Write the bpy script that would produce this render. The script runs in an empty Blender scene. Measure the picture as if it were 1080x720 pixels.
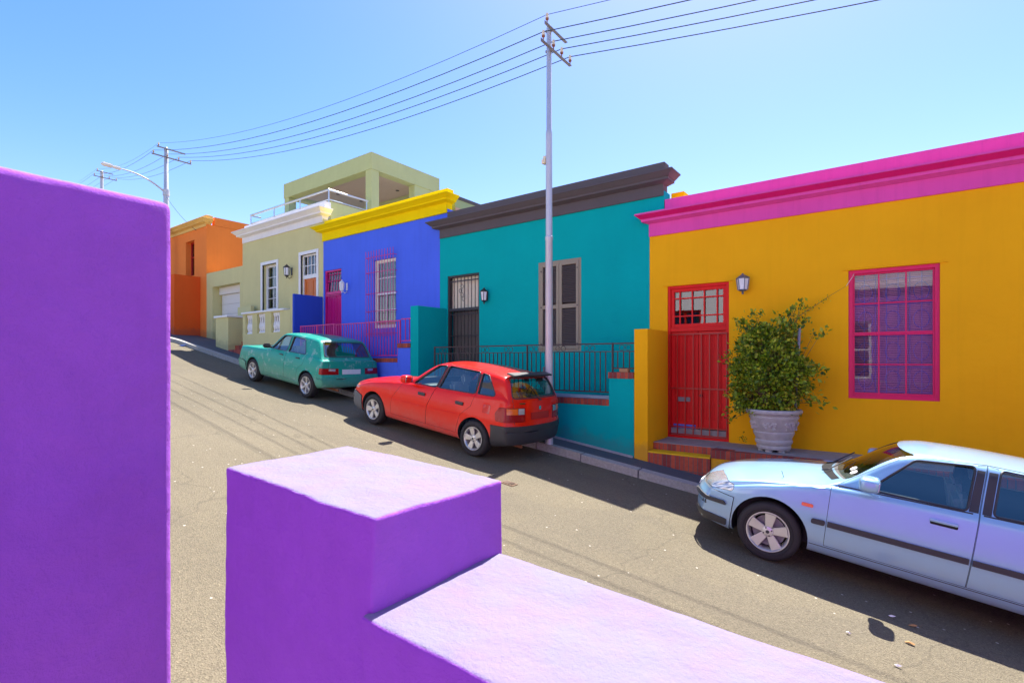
SKY, SUN, EXPO, TINT = .13, 4.7, 1.5, (.93, .72, .78)
import bpy, bmesh, math, random
from mathutils import Vector, Matrix
from mathutils.bvhtree import BVHTree
random.seed(7)
R = math.radians
S = bpy.context.scene
COL = S.collection

# ------------------------------------------------------------------ terrain
def g(x):
    """road height under x: the street climbs towards -X"""
    xc = max(-60.0, min(60.0, x))
    z = -2.27 - .1325 * xc
    if x < -16: z += .035 * min(-16 - x, 4.5)
    return z

# ------------------------------------------------------------------ materials
def newmat(name):
    m = bpy.data.materials.new(name); m.use_nodes = True
    nt = m.node_tree; b = nt.nodes['Principled BSDF']
    return m, nt, b
def nd(nt, typ, **kw):
    n = nt.nodes.new(typ)
    for k, v in kw.items():
        if k in n.inputs: n.inputs[k].default_value = v
        else: setattr(n, k, v)
    return n
def coords(nt, scale=(1, 1, 1)):
    tc = nt.nodes.new('ShaderNodeTexCoord'); mp = nt.nodes.new('ShaderNodeMapping')
    mp.inputs['Scale'].default_value = scale
    nt.links.new(tc.outputs['Object'], mp.inputs[0]); return mp.outputs[0]
def noise(nt, vec, scale, detail=4, rough=.6):
    n = nt.nodes.new('ShaderNodeTexNoise'); n.inputs['Scale'].default_value = scale
    n.inputs['Detail'].default_value = detail; n.inputs['Roughness'].default_value = rough
    nt.links.new(vec, n.inputs['Vector']); return n.outputs['Fac']
def ramp(nt, fac, stops):
    r = nt.nodes.new('ShaderNodeValToRGB'); e = r.color_ramp.elements
    while len(e) < len(stops): e.new(.5)
    for i, (p, c) in enumerate(stops):
        e[i].position = p; e[i].color = (*c, 1) if len(c) == 3 else c
    nt.links.new(fac, r.inputs[0]); return r.outputs[0]
def mix(nt, fac, a, b, mode='MIX'):
    m = nt.nodes.new('ShaderNodeMix'); m.data_type = 'RGBA'; m.blend_type = mode
    for sock, v in ((m.inputs[0], fac), (m.inputs[6], a), (m.inputs[7], b)):
        if isinstance(v, (int, float)): sock.default_value = v
        elif isinstance(v, tuple): sock.default_value = (*v, 1) if len(v) == 3 else v
        else: nt.links.new(v, sock)
    return m.outputs[2]
def bump(nt, b, h, strength=.3, dist=.01):
    n = nt.nodes.new('ShaderNodeBump'); n.inputs['Strength'].default_value = strength
    n.inputs['Distance'].default_value = dist
    nt.links.new(h, n.inputs['Height']); nt.links.new(n.outputs[0], b.inputs['Normal'])
def sc(c, k): return tuple(min(1, max(0, v * k)) for v in c)

def plaster(name, col, rough=.8, lumps=.35, dirt=.12, lit_top=None, coarse=60, dist=.006):
    m, nt, b = newmat(name)
    v = coords(nt)
    big = noise(nt, v, .9, 5, .6)
    c = mix(nt, big, sc(col, .86), sc(col, 1.10))
    dirt *= 1.6
    if lit_top: c = mix(nt, ramp(nt, noise(nt, v, 3.2, 7, .72), [(.35, (0, 0, 0)), (.72, (.45, .45, .45))]), c, sc(col, .70))
    vs = coords(nt, (5, 5, .35))
    st = ramp(nt, noise(nt, vs, 1.6, 5, .65), [(.50, (0, 0, 0)), (.80, (1, 1, 1))])
    stm = nt.nodes.new('ShaderNodeMath'); stm.operation = 'MULTIPLY'; stm.inputs[1].default_value = dirt
    nt.links.new(st, stm.inputs[0])
    c = mix(nt, stm.outputs[0], c, sc(col, .72))
    sp = ramp(nt, noise(nt, v, 9, 6, .7), [(.68, (0, 0, 0)), (.78, (1, 1, 1))])
    sm = nt.nodes.new('ShaderNodeMath'); sm.operation = 'MULTIPLY'; sm.inputs[1].default_value = .18
    nt.links.new(sp, sm.inputs[0])
    c = mix(nt, sm.outputs[0], c, tuple(min(1, x * .8 + .10) for x in col))
    # splashed dirt close to the ground (h = height above the sloping street)
    sx0 = nt.nodes.new('ShaderNodeSeparateXYZ'); nt.links.new(v, sx0.inputs[0])
    hh = nt.nodes.new('ShaderNodeMath'); hh.operation = 'MULTIPLY_ADD'; hh.inputs[1].default_value = .1325
    nt.links.new(sx0.outputs[0], hh.inputs[0]); nt.links.new(sx0.outputs[2], hh.inputs[2])
    h2 = nt.nodes.new('ShaderNodeMath'); h2.operation = 'MULTIPLY_ADD'; h2.inputs[1].default_value = -.55
    nt.links.new(noise(nt, v, 5, 6, .7), h2.inputs[0]); nt.links.new(hh.outputs[0], h2.inputs[2])
    dm_ = ramp(nt, h2.outputs[0], [(0, (.55, .55, .55)), (.16, (0, 0, 0))])
    if not lit_top: c = mix(nt, dm_, c, tuple(x * .45 + .045 for x in col))
    # fine scratches and chips
    ch = ramp(nt, noise(nt, coords(nt, (1, 1, .5)), 26, 7, .8), [(.70, (0, 0, 0)), (.735, (.30, .30, .30))])
    c = mix(nt, ch, c, tuple(min(1, x * .7 + .18) for x in col))
    if lit_top:
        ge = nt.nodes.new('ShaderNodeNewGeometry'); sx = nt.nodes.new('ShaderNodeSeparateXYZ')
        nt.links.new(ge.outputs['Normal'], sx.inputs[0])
        f = ramp(nt, sx.outputs[2], [(.62, (0, 0, 0)), (.90, (1, 1, 1))])  # sunlit paleness of upward faces is mixed into the colour
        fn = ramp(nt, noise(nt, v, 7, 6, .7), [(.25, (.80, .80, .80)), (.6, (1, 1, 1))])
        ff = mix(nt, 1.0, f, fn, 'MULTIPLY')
        c = mix(nt, ff, c, lit_top)
    nt.links.new(c, b.inputs['Base Color'])
    b.inputs['Roughness'].default_value = rough
    b.inputs['Specular IOR Level'].default_value = .10
    a1 = noise(nt, v, coarse, 6, .7); a2 = noise(nt, v, 6, 3, .5)
    h = nt.nodes.new('ShaderNodeMath'); h.operation = 'MULTIPLY_ADD'; h.inputs[1].default_value = 4
    nt.links.new(a2, h.inputs[0]); nt.links.new(a1, h.inputs[2])
    bump(nt, b, h.outputs[0], lumps, dist)
    return m
def simple(name, col, rough=.5, metal=0, spec=.5, var=.1, nscale=12, bmp=0, coat=0):
    m, nt, b = newmat(name)
    v = coords(nt)
    n = noise(nt, v, nscale, 5, .6)
    nt.links.new(mix(nt, n, sc(col, 1 - var), sc(col, 1 + var)), b.inputs['Base Color'])
    rr = nt.nodes.new('ShaderNodeMapRange'); rr.inputs[3].default_value = max(0, rough - .06); rr.inputs[4].default_value = min(1, rough + .08)
    nt.links.new(n, rr.inputs[0]); nt.links.new(rr.outputs[0], b.inputs['Roughness'])
    b.inputs['Metallic'].default_value = metal
    b.inputs['Specular IOR Level'].default_value = spec
    if coat:
        b.inputs['Coat Weight'].default_value = coat; b.inputs['Coat Roughness'].default_value = .03
    if bmp: bump(nt, b, noise(nt, v, nscale * 4, 5, .7), bmp, .004)
    return m
def glass(name, tint=(.7, .8, .78), refl=.9, base=.08, f0=1.45):
    m, nt, b = newmat(name); nt.nodes.remove(b)
    out = [n for n in nt.nodes if n.type == 'OUTPUT_MATERIAL'][0]
    tr = nd(nt, 'ShaderNodeBsdfTransparent'); tr.inputs[0].default_value = (*tint, 1)
    gl = nd(nt, 'ShaderNodeBsdfGlossy'); gl.inputs['Roughness'].default_value = .01; gl.inputs[0].default_value = (refl, refl, refl, 1)
    fr = nd(nt, 'ShaderNodeFresnel'); fr.inputs[0].default_value = f0
    ad = nt.nodes.new('ShaderNodeMath'); ad.operation = 'ADD'; ad.use_clamp = True; ad.inputs[1].default_value = base
    nt.links.new(fr.outputs[0], ad.inputs[0])
    bp = nt.nodes.new('ShaderNodeBump'); bp.inputs['Strength'].default_value = .04; bp.inputs['Distance'].default_value = .01
    nt.links.new(noise(nt, coords(nt), 2.5, 2), bp.inputs['Height']); nt.links.new(bp.outputs[0], gl.inputs['Normal'])
    mx = nd(nt, 'ShaderNodeMixShader')
    ge = nt.nodes.new('ShaderNodeNewGeometry'); bf = nt.nodes.new('ShaderNodeMath'); bf.operation = 'SUBTRACT'; bf.inputs[0].default_value = 1
    nt.links.new(ge.outputs['Backfacing'], bf.inputs[1]); ml = nt.nodes.new('ShaderNodeMath'); ml.operation = 'MULTIPLY'
    nt.links.new(ad.outputs[0], ml.inputs[0]); nt.links.new(bf.outputs[0], ml.inputs[1])
    nt.links.new(ml.outputs[0], mx.inputs[0]); nt.links.new(tr.outputs[0], mx.inputs[1]); nt.links.new(gl.outputs[0], mx.inputs[2])
    nt.links.new(mx.outputs[0], out.inputs[0]); return m
def brick(name, c1=(.52, .085, .035), c2=(.24, .03, .03), mortar=(.13, .10, .09), w=.072, h=10, axis='xz'):
    m, nt, b = newmat(name)
    tc = nt.nodes.new('ShaderNodeTexCoord'); sx = nt.nodes.new('ShaderNodeSeparateXYZ'); cb = nt.nodes.new('ShaderNodeCombineXYZ')
    nt.links.new(tc.outputs['Object'], sx.inputs[0])
    nt.links.new(sx.outputs[0], cb.inputs[0]); nt.links.new(sx.outputs[2 if axis == 'xz' else 1], cb.inputs[1])
    br = nt.nodes.new('ShaderNodeTexBrick'); br.offset = 0; br.inputs['Scale'].default_value = 1
    br.inputs['Brick Width'].default_value = w; br.inputs['Row Height'].default_value = h
    br.inputs['Mortar Size'].default_value = .006; br.inputs['Color1'].default_value = (*c1, 1)
    br.inputs['Color2'].default_value = (*c2, 1); br.inputs['Mortar'].default_value = (*mortar, 1)
    nt.links.new(cb.outputs[0], br.inputs['Vector'])
    n = noise(nt, tc.outputs['Object'], 22, 5, .7)
    c = mix(nt, n, (.55, .5, .5), (1.25, 1.2, 1.2))
    nt.links.new(mix(nt, 1.0, br.outputs['Color'], c, 'MULTIPLY'), b.inputs['Base Color'])
    b.inputs['Roughness'].default_value = .7
    bump(nt, b, n, .4, .006)
    return m
def asphalt(name, base=(.178, .150, .098), dark=(.105, .09, .064), speck=(.42, .38, .30)):
    m, nt, b = newmat(name)
    v = coords(nt)
    big = noise(nt, v, .35, 5, .6)
    c = mix(nt, ramp(nt, big, [(.3, (0, 0, 0)), (.7, (1, 1, 1))]), sc(base, .86), sc(base, 1.08))
    vl = coords(nt, (.12, 1.2, 1))
    tr = ramp(nt, noise(nt, vl, 1.4, 6, .65), [(.5, (0, 0, 0)), (.72, (1, 1, 1))])
    tm = nt.nodes.new('ShaderNodeMath'); tm.operation = 'MULTIPLY'; tm.inputs[1].default_value = .38
    nt.links.new(tr, tm.inputs[0]); c = mix(nt, tm.outputs[0], c, sc(dark, 1.1))
    # patched areas
    pt = ramp(nt, noise(nt, v, .8, 2, .4), [(.60, (0, 0, 0)), (.63, (.35, .35, .35))])
    c = mix(nt, pt, c, sc(dark, 1.3))
    # aggregate
    vo = nt.nodes.new('ShaderNodeTexVoronoi'); vo.inputs['Scale'].default_value = 105; nt.links.new(v, vo.inputs['Vector'])
    ag = ramp(nt, vo.outputs['Color'], [(.25, (.68, .68, .68)), (.55, (1, 1, 1)), (.82, (1.0, 1.0, 1.0)), (.95, (1.55, 1.52, 1.45))])
    c = mix(nt, .85, c, mix(nt, 1.0, c, ag, 'MULTIPLY'))
    n2 = noise(nt, v, 38, 6, .75)
    c = mix(nt, ramp(nt, n2, [(.62, (0, 0, 0)), (.72, (.55, .55, .55))]), c, speck)
    n3 = noise(nt, v, 14, 6, .75)
    c = mix(nt, ramp(nt, n3, [(.30, (.45, .45, .45)), (.42, (0, 0, 0))]), c, dark)
    vs_ = nt.nodes.new('ShaderNodeTexVoronoi'); vs_.inputs['Scale'].default_value = 5.5; nt.links.new(v, vs_.inputs['Vector'])
    c = mix(nt, ramp(nt, vs_.outputs['Distance'], [(.0, (.9, .9, .9)), (.055, (.8, .8, .8)), (.065, (0, 0, 0))]), c, (.55, .5, .42))
    # thin cracks
    vc = nt.nodes.new('ShaderNodeTexVoronoi'); vc.feature = 'DISTANCE_TO_EDGE'; vc.inputs['Scale'].default_value = .55
    wv = nt.nodes.new('ShaderNodeTexNoise'); wv.inputs['Scale'].default_value = 2.2; nt.links.new(v, wv.inputs['Vector'])
    wm = mix(nt, .35, v, wv.outputs['Color'])
    nt.links.new(wm, vc.inputs['Vector'])
    cr = ramp(nt, vc.outputs['Distance'], [(.0, (.35, .35, .35)), (.006, (0, 0, 0))])
    c = mix(nt, cr, c, sc(dark, .6))
    nt.links.new(c, b.inputs['Base Color']); b.inputs['Roughness'].default_value = .85
    b.inputs['Specular IOR Level'].default_value = .3
    h = nt.nodes.new('ShaderNodeMath'); h.operation = 'ADD'
    nt.links.new(n2, h.inputs[0]); nt.links.new(vo.outputs['Distance'], h.inputs[1])
    bump(nt, b, h.outputs[0], .7, .012)
    return m
def paint(name, col, metal=0, rough=.28, dirt=(.35, .3, .25), coat=1.0, wear=.12):
    m, nt, b = newmat(name); v = coords(nt)
    n = noise(nt, v, 3.5, 6, .65)
    c = mix(nt, n, sc(col, .94), sc(col, 1.05))
    # road dust low on the body
    sx = nt.nodes.new('ShaderNodeSeparateXYZ'); nt.links.new(v, sx.inputs[0])
    mr = nt.nodes.new('ShaderNodeMapRange'); mr.inputs[1].default_value = .62; mr.inputs[2].default_value = .12
    mr.inputs[3].default_value = 0; mr.inputs[4].default_value = 1
    nt.links.new(sx.outputs[2], mr.inputs[0])
    dn = nt.nodes.new('ShaderNodeMath'); dn.operation = 'MULTIPLY'; nt.links.new(mr.outputs[0], dn.inputs[0]); nt.links.new(noise(nt, v, 9, 6, .7), dn.inputs[1])
    dm = nt.nodes.new('ShaderNodeMath'); dm.operation = 'MULTIPLY'; dm.inputs[1].default_value = .75; nt.links.new(dn.outputs[0], dm.inputs[0])
    c = mix(nt, dm.outputs[0], c, dirt)
    if wear:
        w = ramp(nt, noise(nt, v, 5, 7, .7), [(.56, (0, 0, 0)), (.62, (wear, wear, wear))])
        c = mix(nt, w, c, tuple(min(1, x * .6 + .22) for x in col))
    nt.links.new(c, b.inputs['Base Color'])
    b.inputs['Metallic'].default_value = metal; b.inputs['Roughness'].default_value = rough
    b.inputs['Coat Weight'].default_value = coat; b.inputs['Coat Roughness'].default_value = .05; b.inputs['Specular IOR Level'].default_value = .2
    return m

YEL, TEAL, BLUE, OLIVE, ORANGE, PURPLE = (.97, .455, .008), (0, .41, .39), (.085, .165, .84), (.66, .60, .29), (.95, .25, .05), (.37, .11, .58)
M = dict(
 yellow=plaster('yellow plaster', YEL), teal=plaster('teal plaster', TEAL, dirt=.08), blue=plaster('blue plaster', BLUE, dirt=.2, rough=.8),
 olive=plaster('olive plaster', OLIVE, dirt=.1), orange=plaster('orange plaster', ORANGE), redorange=plaster('burnt orange plaster', (.78, .12, .02)),
 purple=plaster('purple plaster', PURPLE, lumps=.8, lit_top=(.225, .205, .30), coarse=70, dirt=.16, dist=.007),
 pink=plaster('pink plaster', (.80, .09, .40), dirt=.3), crimson=simple('crimson paint', (.74, .002, .10), .4, var=.12, nscale=20),
 charcoal=plaster('charcoal plaster', (.12, .105, .11), dirt=.1), lemon=plaster('lemon plaster', (.95, .68, .0), dirt=.08),
 whitep=plaster('white plaster', (.82, .80, .80), dirt=.12), creamy=plaster('cream yellow plaster', (.78, .5, .16)),
 green=plaster('pale green plaster', (.36, .42, .22)), salmon=plaster('salmon plaster', (.6, .36, .27)),
 roof=simple('flat roof felt', (.22, .21, .2), .9), red=simple('red gloss paint', (.72, .008, .008), .5, spec=.25, var=.14, nscale=8),
 redd=simple('dark red gloss paint', (.42, .006, .006), .35), magenta=simple('magenta paint', (.60, .006, .20), .38),
 gridpink=simple('pink iron paint', (.62, .03, .22), .45), gateblk=simple('black iron', (.035, .028, .03), .5), iron=simple('rusty dark iron', (.055, .035, .035), .6, var=.3, nscale=30),
 taupe=simple('taupe shutter paint', (.28, .24, .165), .5), louvre=simple('brown black louvre paint', (.105, .088, .08), .6),
 white=simple('white gloss paint', (.80, .79, .78), .4, var=.04), orangedoor=simple('orange varnished timber', (.62, .15, .02), .4),
 glass=glass('window glass', (.55, .62, .62), .95, .10), lampglass=simple('frosted lamp glass', (.78, .80, .82), .25),
 dark=simple('dark room interior', (.03, .03, .035), .9), blind=simple('lilac blind', (.60, .28, .46), .6, var=.1), bluebar=simple('blue burglar bar', (.10, .10, .42), .4),
 curtain=simple('beige net curtain', (.78, .70, .52), .9, var=.12, nscale=18), lampblue=simple('blue grey lamp metal', (.12, .15, .24), .35, metal=.4),
 concrete=simple('weathered concrete', (.30, .29, .29), .85, var=.3, nscale=7, bmp=.5), kerb=simple('granite kerb', (.34, .32, .29), .85, var=.4, nscale=26, bmp=.6),
 pave=simple('dark asphalt pavement', (.085, .085, .095), .85, var=.3, nscale=40, bmp=.5), brick=brick('header brick'), brickh=brick('low brick coping'),
 asphalt=asphalt('worn asphalt'), earth=simple('dry earth', (.26, .21, .14), .95, var=.3, nscale=4),
 steel=simple('galvanised pole steel', (.52, .53, .58), .45, metal=.35, var=.12, nscale=6), armsteel=simple('weathered arm steel', (.25, .24, .25), .6, metal=.3, var=.3),
 porcelain=simple('cream porcelain', (.78, .66, .44), .25), rustpor=simple('rusty insulator pin', (.30, .11, .05), .6), wire=simple('weathered wire', (.03, .055, .07), .5),
 stone=simple('cast stone', (.47, .44, .44), .85, var=.35, nscale=11, bmp=.9), soil=simple('potting soil', (.05, .035, .02), 1),
 railm=simple('stainless rail', (.62, .64, .66), .3, metal=.7), yellowline=simple('yellow nosing paint', (.78, .48, .0), .6, var=.15, nscale=20),
 tyre=simple('tyre rubber', (.022, .020, .022), .75, var=.25, nscale=20, bmp=.3), alloy=simple('alloy wheel silver', (.62, .62, .62), .3, metal=.65, var=.12),
 blackpl=simple('black car plastic', (.035, .036, .04), .5, var=.2), greypl=simple('faded grey bumper plastic', (.11, .115, .125), .6, var=.25, nscale=8),
 chrome=simple('chrome', (.7, .7, .7), .15, metal=1), interior=simple('grey car upholstery', (.22, .24, .25), .8), redlens=simple('red lamp lens', (.30, .004, .006), .25, spec=.3, coat=.25),
 orlens=simple('orange lamp lens', (.85, .16, .01), .15, coat=.8), clearlens=simple('clear lamp lens', (.62, .66, .68), .08, metal=.3, coat=1),
 plate=simple('number plate', (.72, .70, .72), .4), brown=simple('dry leaf brown', (.38, .20, .07), .8), paperw=simple('white paper', (.75, .73, .68), .8), plasticblue=simple('blue plastic', (.05, .15, .65), .4),
 cowl=simple('matt cowl plastic', (.03, .03, .03), .95, spec=.1), carglass=glass('car glass', (.74, .84, .80), .95, .15, 1.45), bark=simple('twig bark', (.16, .10, .06), .9), burgundy=simple('burgundy tile', (.2, .03, .03), .5),
 bluepipe=simple('grey blue stake', (.30, .33, .42), .6), garage=simple('white garage door paint', (.74, .71, .66), .55, var=.05), ceil=simple('pinkish ceiling paint', (.52, .42, .33), .8),
)
def lensmat():
    m, nt, b = newmat('fluted lamp lens'); v = coords(nt)
    wv = nt.nodes.new('ShaderNodeTexWave'); wv.inputs['Scale'].default_value = 14; wv.inputs['Distortion'].default_value = 1.5; wv.bands_direction = 'Y'; nt.links.new(v, wv.inputs['Vector'])
    n = noise(nt, v, 9, 3)
    c = mix(nt, n, (.25, .29, .31), (.85, .88, .88)); nt.links.new(mix(nt, .35, c, wv.outputs['Color']), b.inputs['Base Color'])
    b.inputs['Metallic'].default_value = .55; b.inputs['Roughness'].default_value = .16; b.inputs['Coat Weight'].default_value = 1
    bump(nt, b, wv.outputs['Fac'], .5, .004); return m
M['clearlens'] = lensmat()
# the hood of the old red bumper parts etc share these

# ------------------------------------------------------------------ mesh builder
def wloc(o):
    v = Vector((0, 0, 0))
    while o is not None:
        v += o.location; o = o.parent
    return v
class MB:
    def __init__(s): s.bm = bmesh.new()
    def box(s, x0, x1, y0, y1, z0, z1, b=0, seg=2, zt=None):
        x0, x1 = sorted((x0, x1)); y0, y1 = sorted((y0, y1)); z0, z1 = sorted((z0, z1))
        vs = [s.bm.verts.new((x, y, z)) for x in (x0, x1) for y in (y0, y1) for z in (z0, z1)]
        fs = []
        for q in ((0, 1, 3, 2), (4, 6, 7, 5), (0, 4, 5, 1), (2, 3, 7, 6), (0, 2, 6, 4), (1, 5, 7, 3)):
            fs.append(s.bm.faces.new([vs[i] for i in q]))
        if b:
            es = list({e for f in fs for e in f.edges})
            bmesh.ops.bevel(s.bm, geom=es, offset=b, segments=seg, affect='EDGES', profile=.5)
        return s
    def obox(s, c, ax, ay, az, hx, hy, hz, b=0):
        """oriented box, centre c, unit axes, half sizes"""
        c = Vector(c); ax, ay, az = Vector(ax).normalized(), Vector(ay).normalized(), Vector(az).normalized()
        vs = [s.bm.verts.new(c + ax * hx * i + ay * hy * j + az * hz * k) for i in (-1, 1) for j in (-1, 1) for k in (-1, 1)]
        fs = [s.bm.faces.new([vs[i] for i in q]) for q in ((0, 1, 3, 2), (4, 6, 7, 5), (0, 4, 5, 1), (2, 3, 7, 6), (0, 2, 6, 4), (1, 5, 7, 3))]
        if b: bmesh.ops.bevel(s.bm, geom=list({e for f in fs for e in f.edges}), offset=b, segments=2, affect='EDGES')
        return s
    def frust(s, x0, x1, y0, y1, z0, z1, e0, e1):
        vs = []
        for z, e in ((z0, e0), (z1, e1)):
            for x, y in ((x0 - e, y0 - e), (x1 + e, y0 - e), (x1 + e, y1), (x0 - e, y1)): vs.append(s.bm.verts.new((x, y, z)))
        for q in ((0, 3, 2, 1), (4, 5, 6, 7), (0, 1, 5, 4), (1, 2, 6, 5), (2, 3, 7, 6), (3, 0, 4, 7)): s.bm.faces.new([vs[i] for i in q])
        return s
    def hexa(s, pts):
        """8 corners: bottom ring 4, top ring 4"""
        vs = [s.bm.verts.new(p) for p in pts]
        for q in ((0, 3, 2, 1), (4, 5, 6, 7), (0, 1, 5, 4), (1, 2, 6, 5), (2, 3, 7, 6), (3, 0, 4, 7)): s.bm.faces.new([vs[i] for i in q])
        return s
    def tube(s, pts, r, n=8, caps=True):
        pts = [Vector(p) for p in pts]; rs = r if isinstance(r, (list, tuple)) else [r] * len(pts)
        rings = []
        up = Vector((0, 0, 1))
        for i, p in enumerate(pts):
            t = (pts[min(i + 1, len(pts) - 1)] - pts[max(i - 1, 0)]).normalized()
            a = t.cross(up)
            if a.length < 1e-3: a = t.cross(Vector((0, 1, 0)))
            a.normalize(); b = t.cross(a).normalized()
            rings.append([s.bm.verts.new(p + (a * math.cos(2 * math.pi * k / n) + b * math.sin(2 * math.pi * k / n)) * rs[i]) for k in range(n)])
        for i in range(len(rings) - 1):
            for k in range(n):
                s.bm.faces.new((rings[i][k], rings[i][(k + 1) % n], rings[i + 1][(k + 1) % n], rings[i + 1][k]))
        if caps:
            s.bm.faces.new(rings[0][::-1]); s.bm.faces.new(rings[-1])
        return s
    def lathe(s, prof, c=(0, 0, 0), n=24, axis='z', caps=True):
        c = Vector(c); rings = []
        for r, h in prof:
            ring = []
            for k in range(n):
                a = 2 * math.pi * k / n; u, v = r * math.cos(a), r * math.sin(a)
                p = {'z': (u, v, h), 'y': (u, h, v), 'x': (h, u, v)}[axis]
                ring.append(s.bm.verts.new(c + Vector(p)))
            rings.append(ring)
        for i in range(len(rings) - 1):
            for k in range(n):
                s.bm.faces.new((rings[i][k], rings[i][(k + 1) % n], rings[i + 1][(k + 1) % n], rings[i + 1][k]))
        if caps:
            s.bm.faces.new(rings[0][::-1]); s.bm.faces.new(rings[-1])
        return s
    def blob(s, c, hx, hy, hz, p=3.5, n=6):
        c = Vector(c); t = bmesh.new(); bmesh.ops.create_cube(t, size=2); bmesh.ops.subdivide_edges(t, edges=t.edges[:], cuts=n, use_grid_fill=True)
        mp = {}
        for v in t.verts:
            d = v.co; k = (abs(d.x) ** p + abs(d.y) ** p + abs(d.z) ** p) ** (-1 / p); mp[v] = s.bm.verts.new(c + Vector((d.x * k * hx, d.y * k * hy, d.z * k * hz)))
        for f in t.faces: s.bm.faces.new([mp[v] for v in f.verts])
        t.free()
        return s
    def poly(s, pts):
        s.bm.faces.new([s.bm.verts.new(p) for p in pts]); return s
    def build(s, name, m, parent=None, smooth=False, local=False, fix=True):
        if fix: bmesh.ops.recalc_face_normals(s.bm, faces=s.bm.faces)
        me = bpy.data.meshes.new(name); s.bm.to_mesh(me); s.bm.free()
        if parent is not None and not local: me.transform(Matrix.Translation(-wloc(parent)))
        for mm in (m if isinstance(m, (list, tuple)) else [m]): me.materials.append(mm)
        if smooth:
            for p in me.polygons: p.use_smooth = True
            try: me.set_sharp_from_angle(angle=R(40))
            except Exception: pass
        o = bpy.data.objects.new(name, me); COL.objects.link(o)
        if parent is not None: o.parent = parent
        return o
def thing(name, label, cat, loc=(0, 0, 0), group=None):
    o = bpy.data.objects.new(name, None); COL.objects.link(o); o.location = loc
    o.empty_display_size = .2
    o['label'] = label; o['category'] = cat
    if group: o['group'] = group
    return o
def tag(o, label, cat, group=None):
    o['label'] = label; o['category'] = cat
    if group: o['group'] = group
    return o
def struct(o, kind='structure'): o['kind'] = kind; return o
def recenter(o, p):
    p = Vector(p); o.data.transform(Matrix.Translation(-p)); o.location = p; return o
def copytree(o, parent=None):
    c = o.copy(); COL.objects.link(c); c.parent = parent
    for ch in [x for x in bpy.data.objects if x.parent == o]: copytree(ch, c)
    return c

# ------------------------------------------------------------------ ground, road, pavement, kerb
def sheet(name, xs, y0, y1, dz, m, ny=2):
    b = MB(); rows = []
    for x in xs: rows.append([b.bm.verts.new((x, y0 + (y1 - y0) * j / ny, g(x) + dz)) for j in range(ny + 1)])
    for i in range(len(xs) - 1):
        for j in range(ny): b.bm.faces.new((rows[i][j], rows[i + 1][j], rows[i + 1][j + 1], rows[i][j + 1]))
    return struct(b.build(name, m, fix=False))
XS = [-400, -60, -40, -30, -25] + [-20.5 + .25 * i for i in range(19)] + [-10, 0, 10, 60, 400]
XS = sorted(set(XS))
sheet('ground', XS, -400, 400, -.06, M['earth'], 4)
sheet('road', [x for x in XS if -61 < x < 61], .6, 7.72, 0, M['asphalt'], 4)
KY = 7.70
def pave_strip(name, y0, y1, h, m):
    xs = [x for x in XS if -41 < x < 61]; b = MB()
    for i in range(len(xs) - 1):
        a, c = xs[i], xs[i + 1]
        b.hexa([(a, y0, g(a) - .1), (c, y0, g(c) - .1), (c, y1, g(c) - .1), (a, y1, g(a) - .1),
                (a, y0, g(a) + h), (c, y0, g(c) + h), (c, y1, g(c) + h), (a, y1, g(a) + h)])
    return struct(b.build(name, m))
pave_strip('pavement', KY + .16, 9.2, .125, M['pave'])
b = MB(); x = -40.0; rnd = random.Random(3)
while x < 30:
    l = rnd.uniform(.85, 1.05); e = x + l - .022; j = rnd.uniform(-.011, .011); y1 = KY + .155
    b.hexa([(x, KY + j, g(x) - .15), (e, KY + j, g(e) - .15), (e, y1, g(e) - .15), (x, y1, g(x) - .15),
            (x, KY + j + .012, g(x) + .128 + j), (e, KY + j + .012, g(e) + .128 + j), (e, y1, g(e) + .13), (x, y1, g(x) + .13)])
    x += l
struct(b.build('kerb', M['kerb']))
b = MB()
for x0, x1 in ((-8.9, -3.6),):
    n = 12
    for i in range(n):
        a = x0 + (x1 - x0) * i / n; c = x0 + (x1 - x0) * (i + 1) / n
        b.hexa([(a, 8.30, g(a)), (c, 8.30, g(c)), (c, 8.349, g(c)), (a, 8.349, g(a)), (a, 8.325, g(a) + .145), (c, 8.325, g(c) + .145), (c, 8.349, g(c) + .16), (a, 8.349, g(a) + .16)])
struct(b.build('pavement_edge_mortar', M['concrete']))

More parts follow.
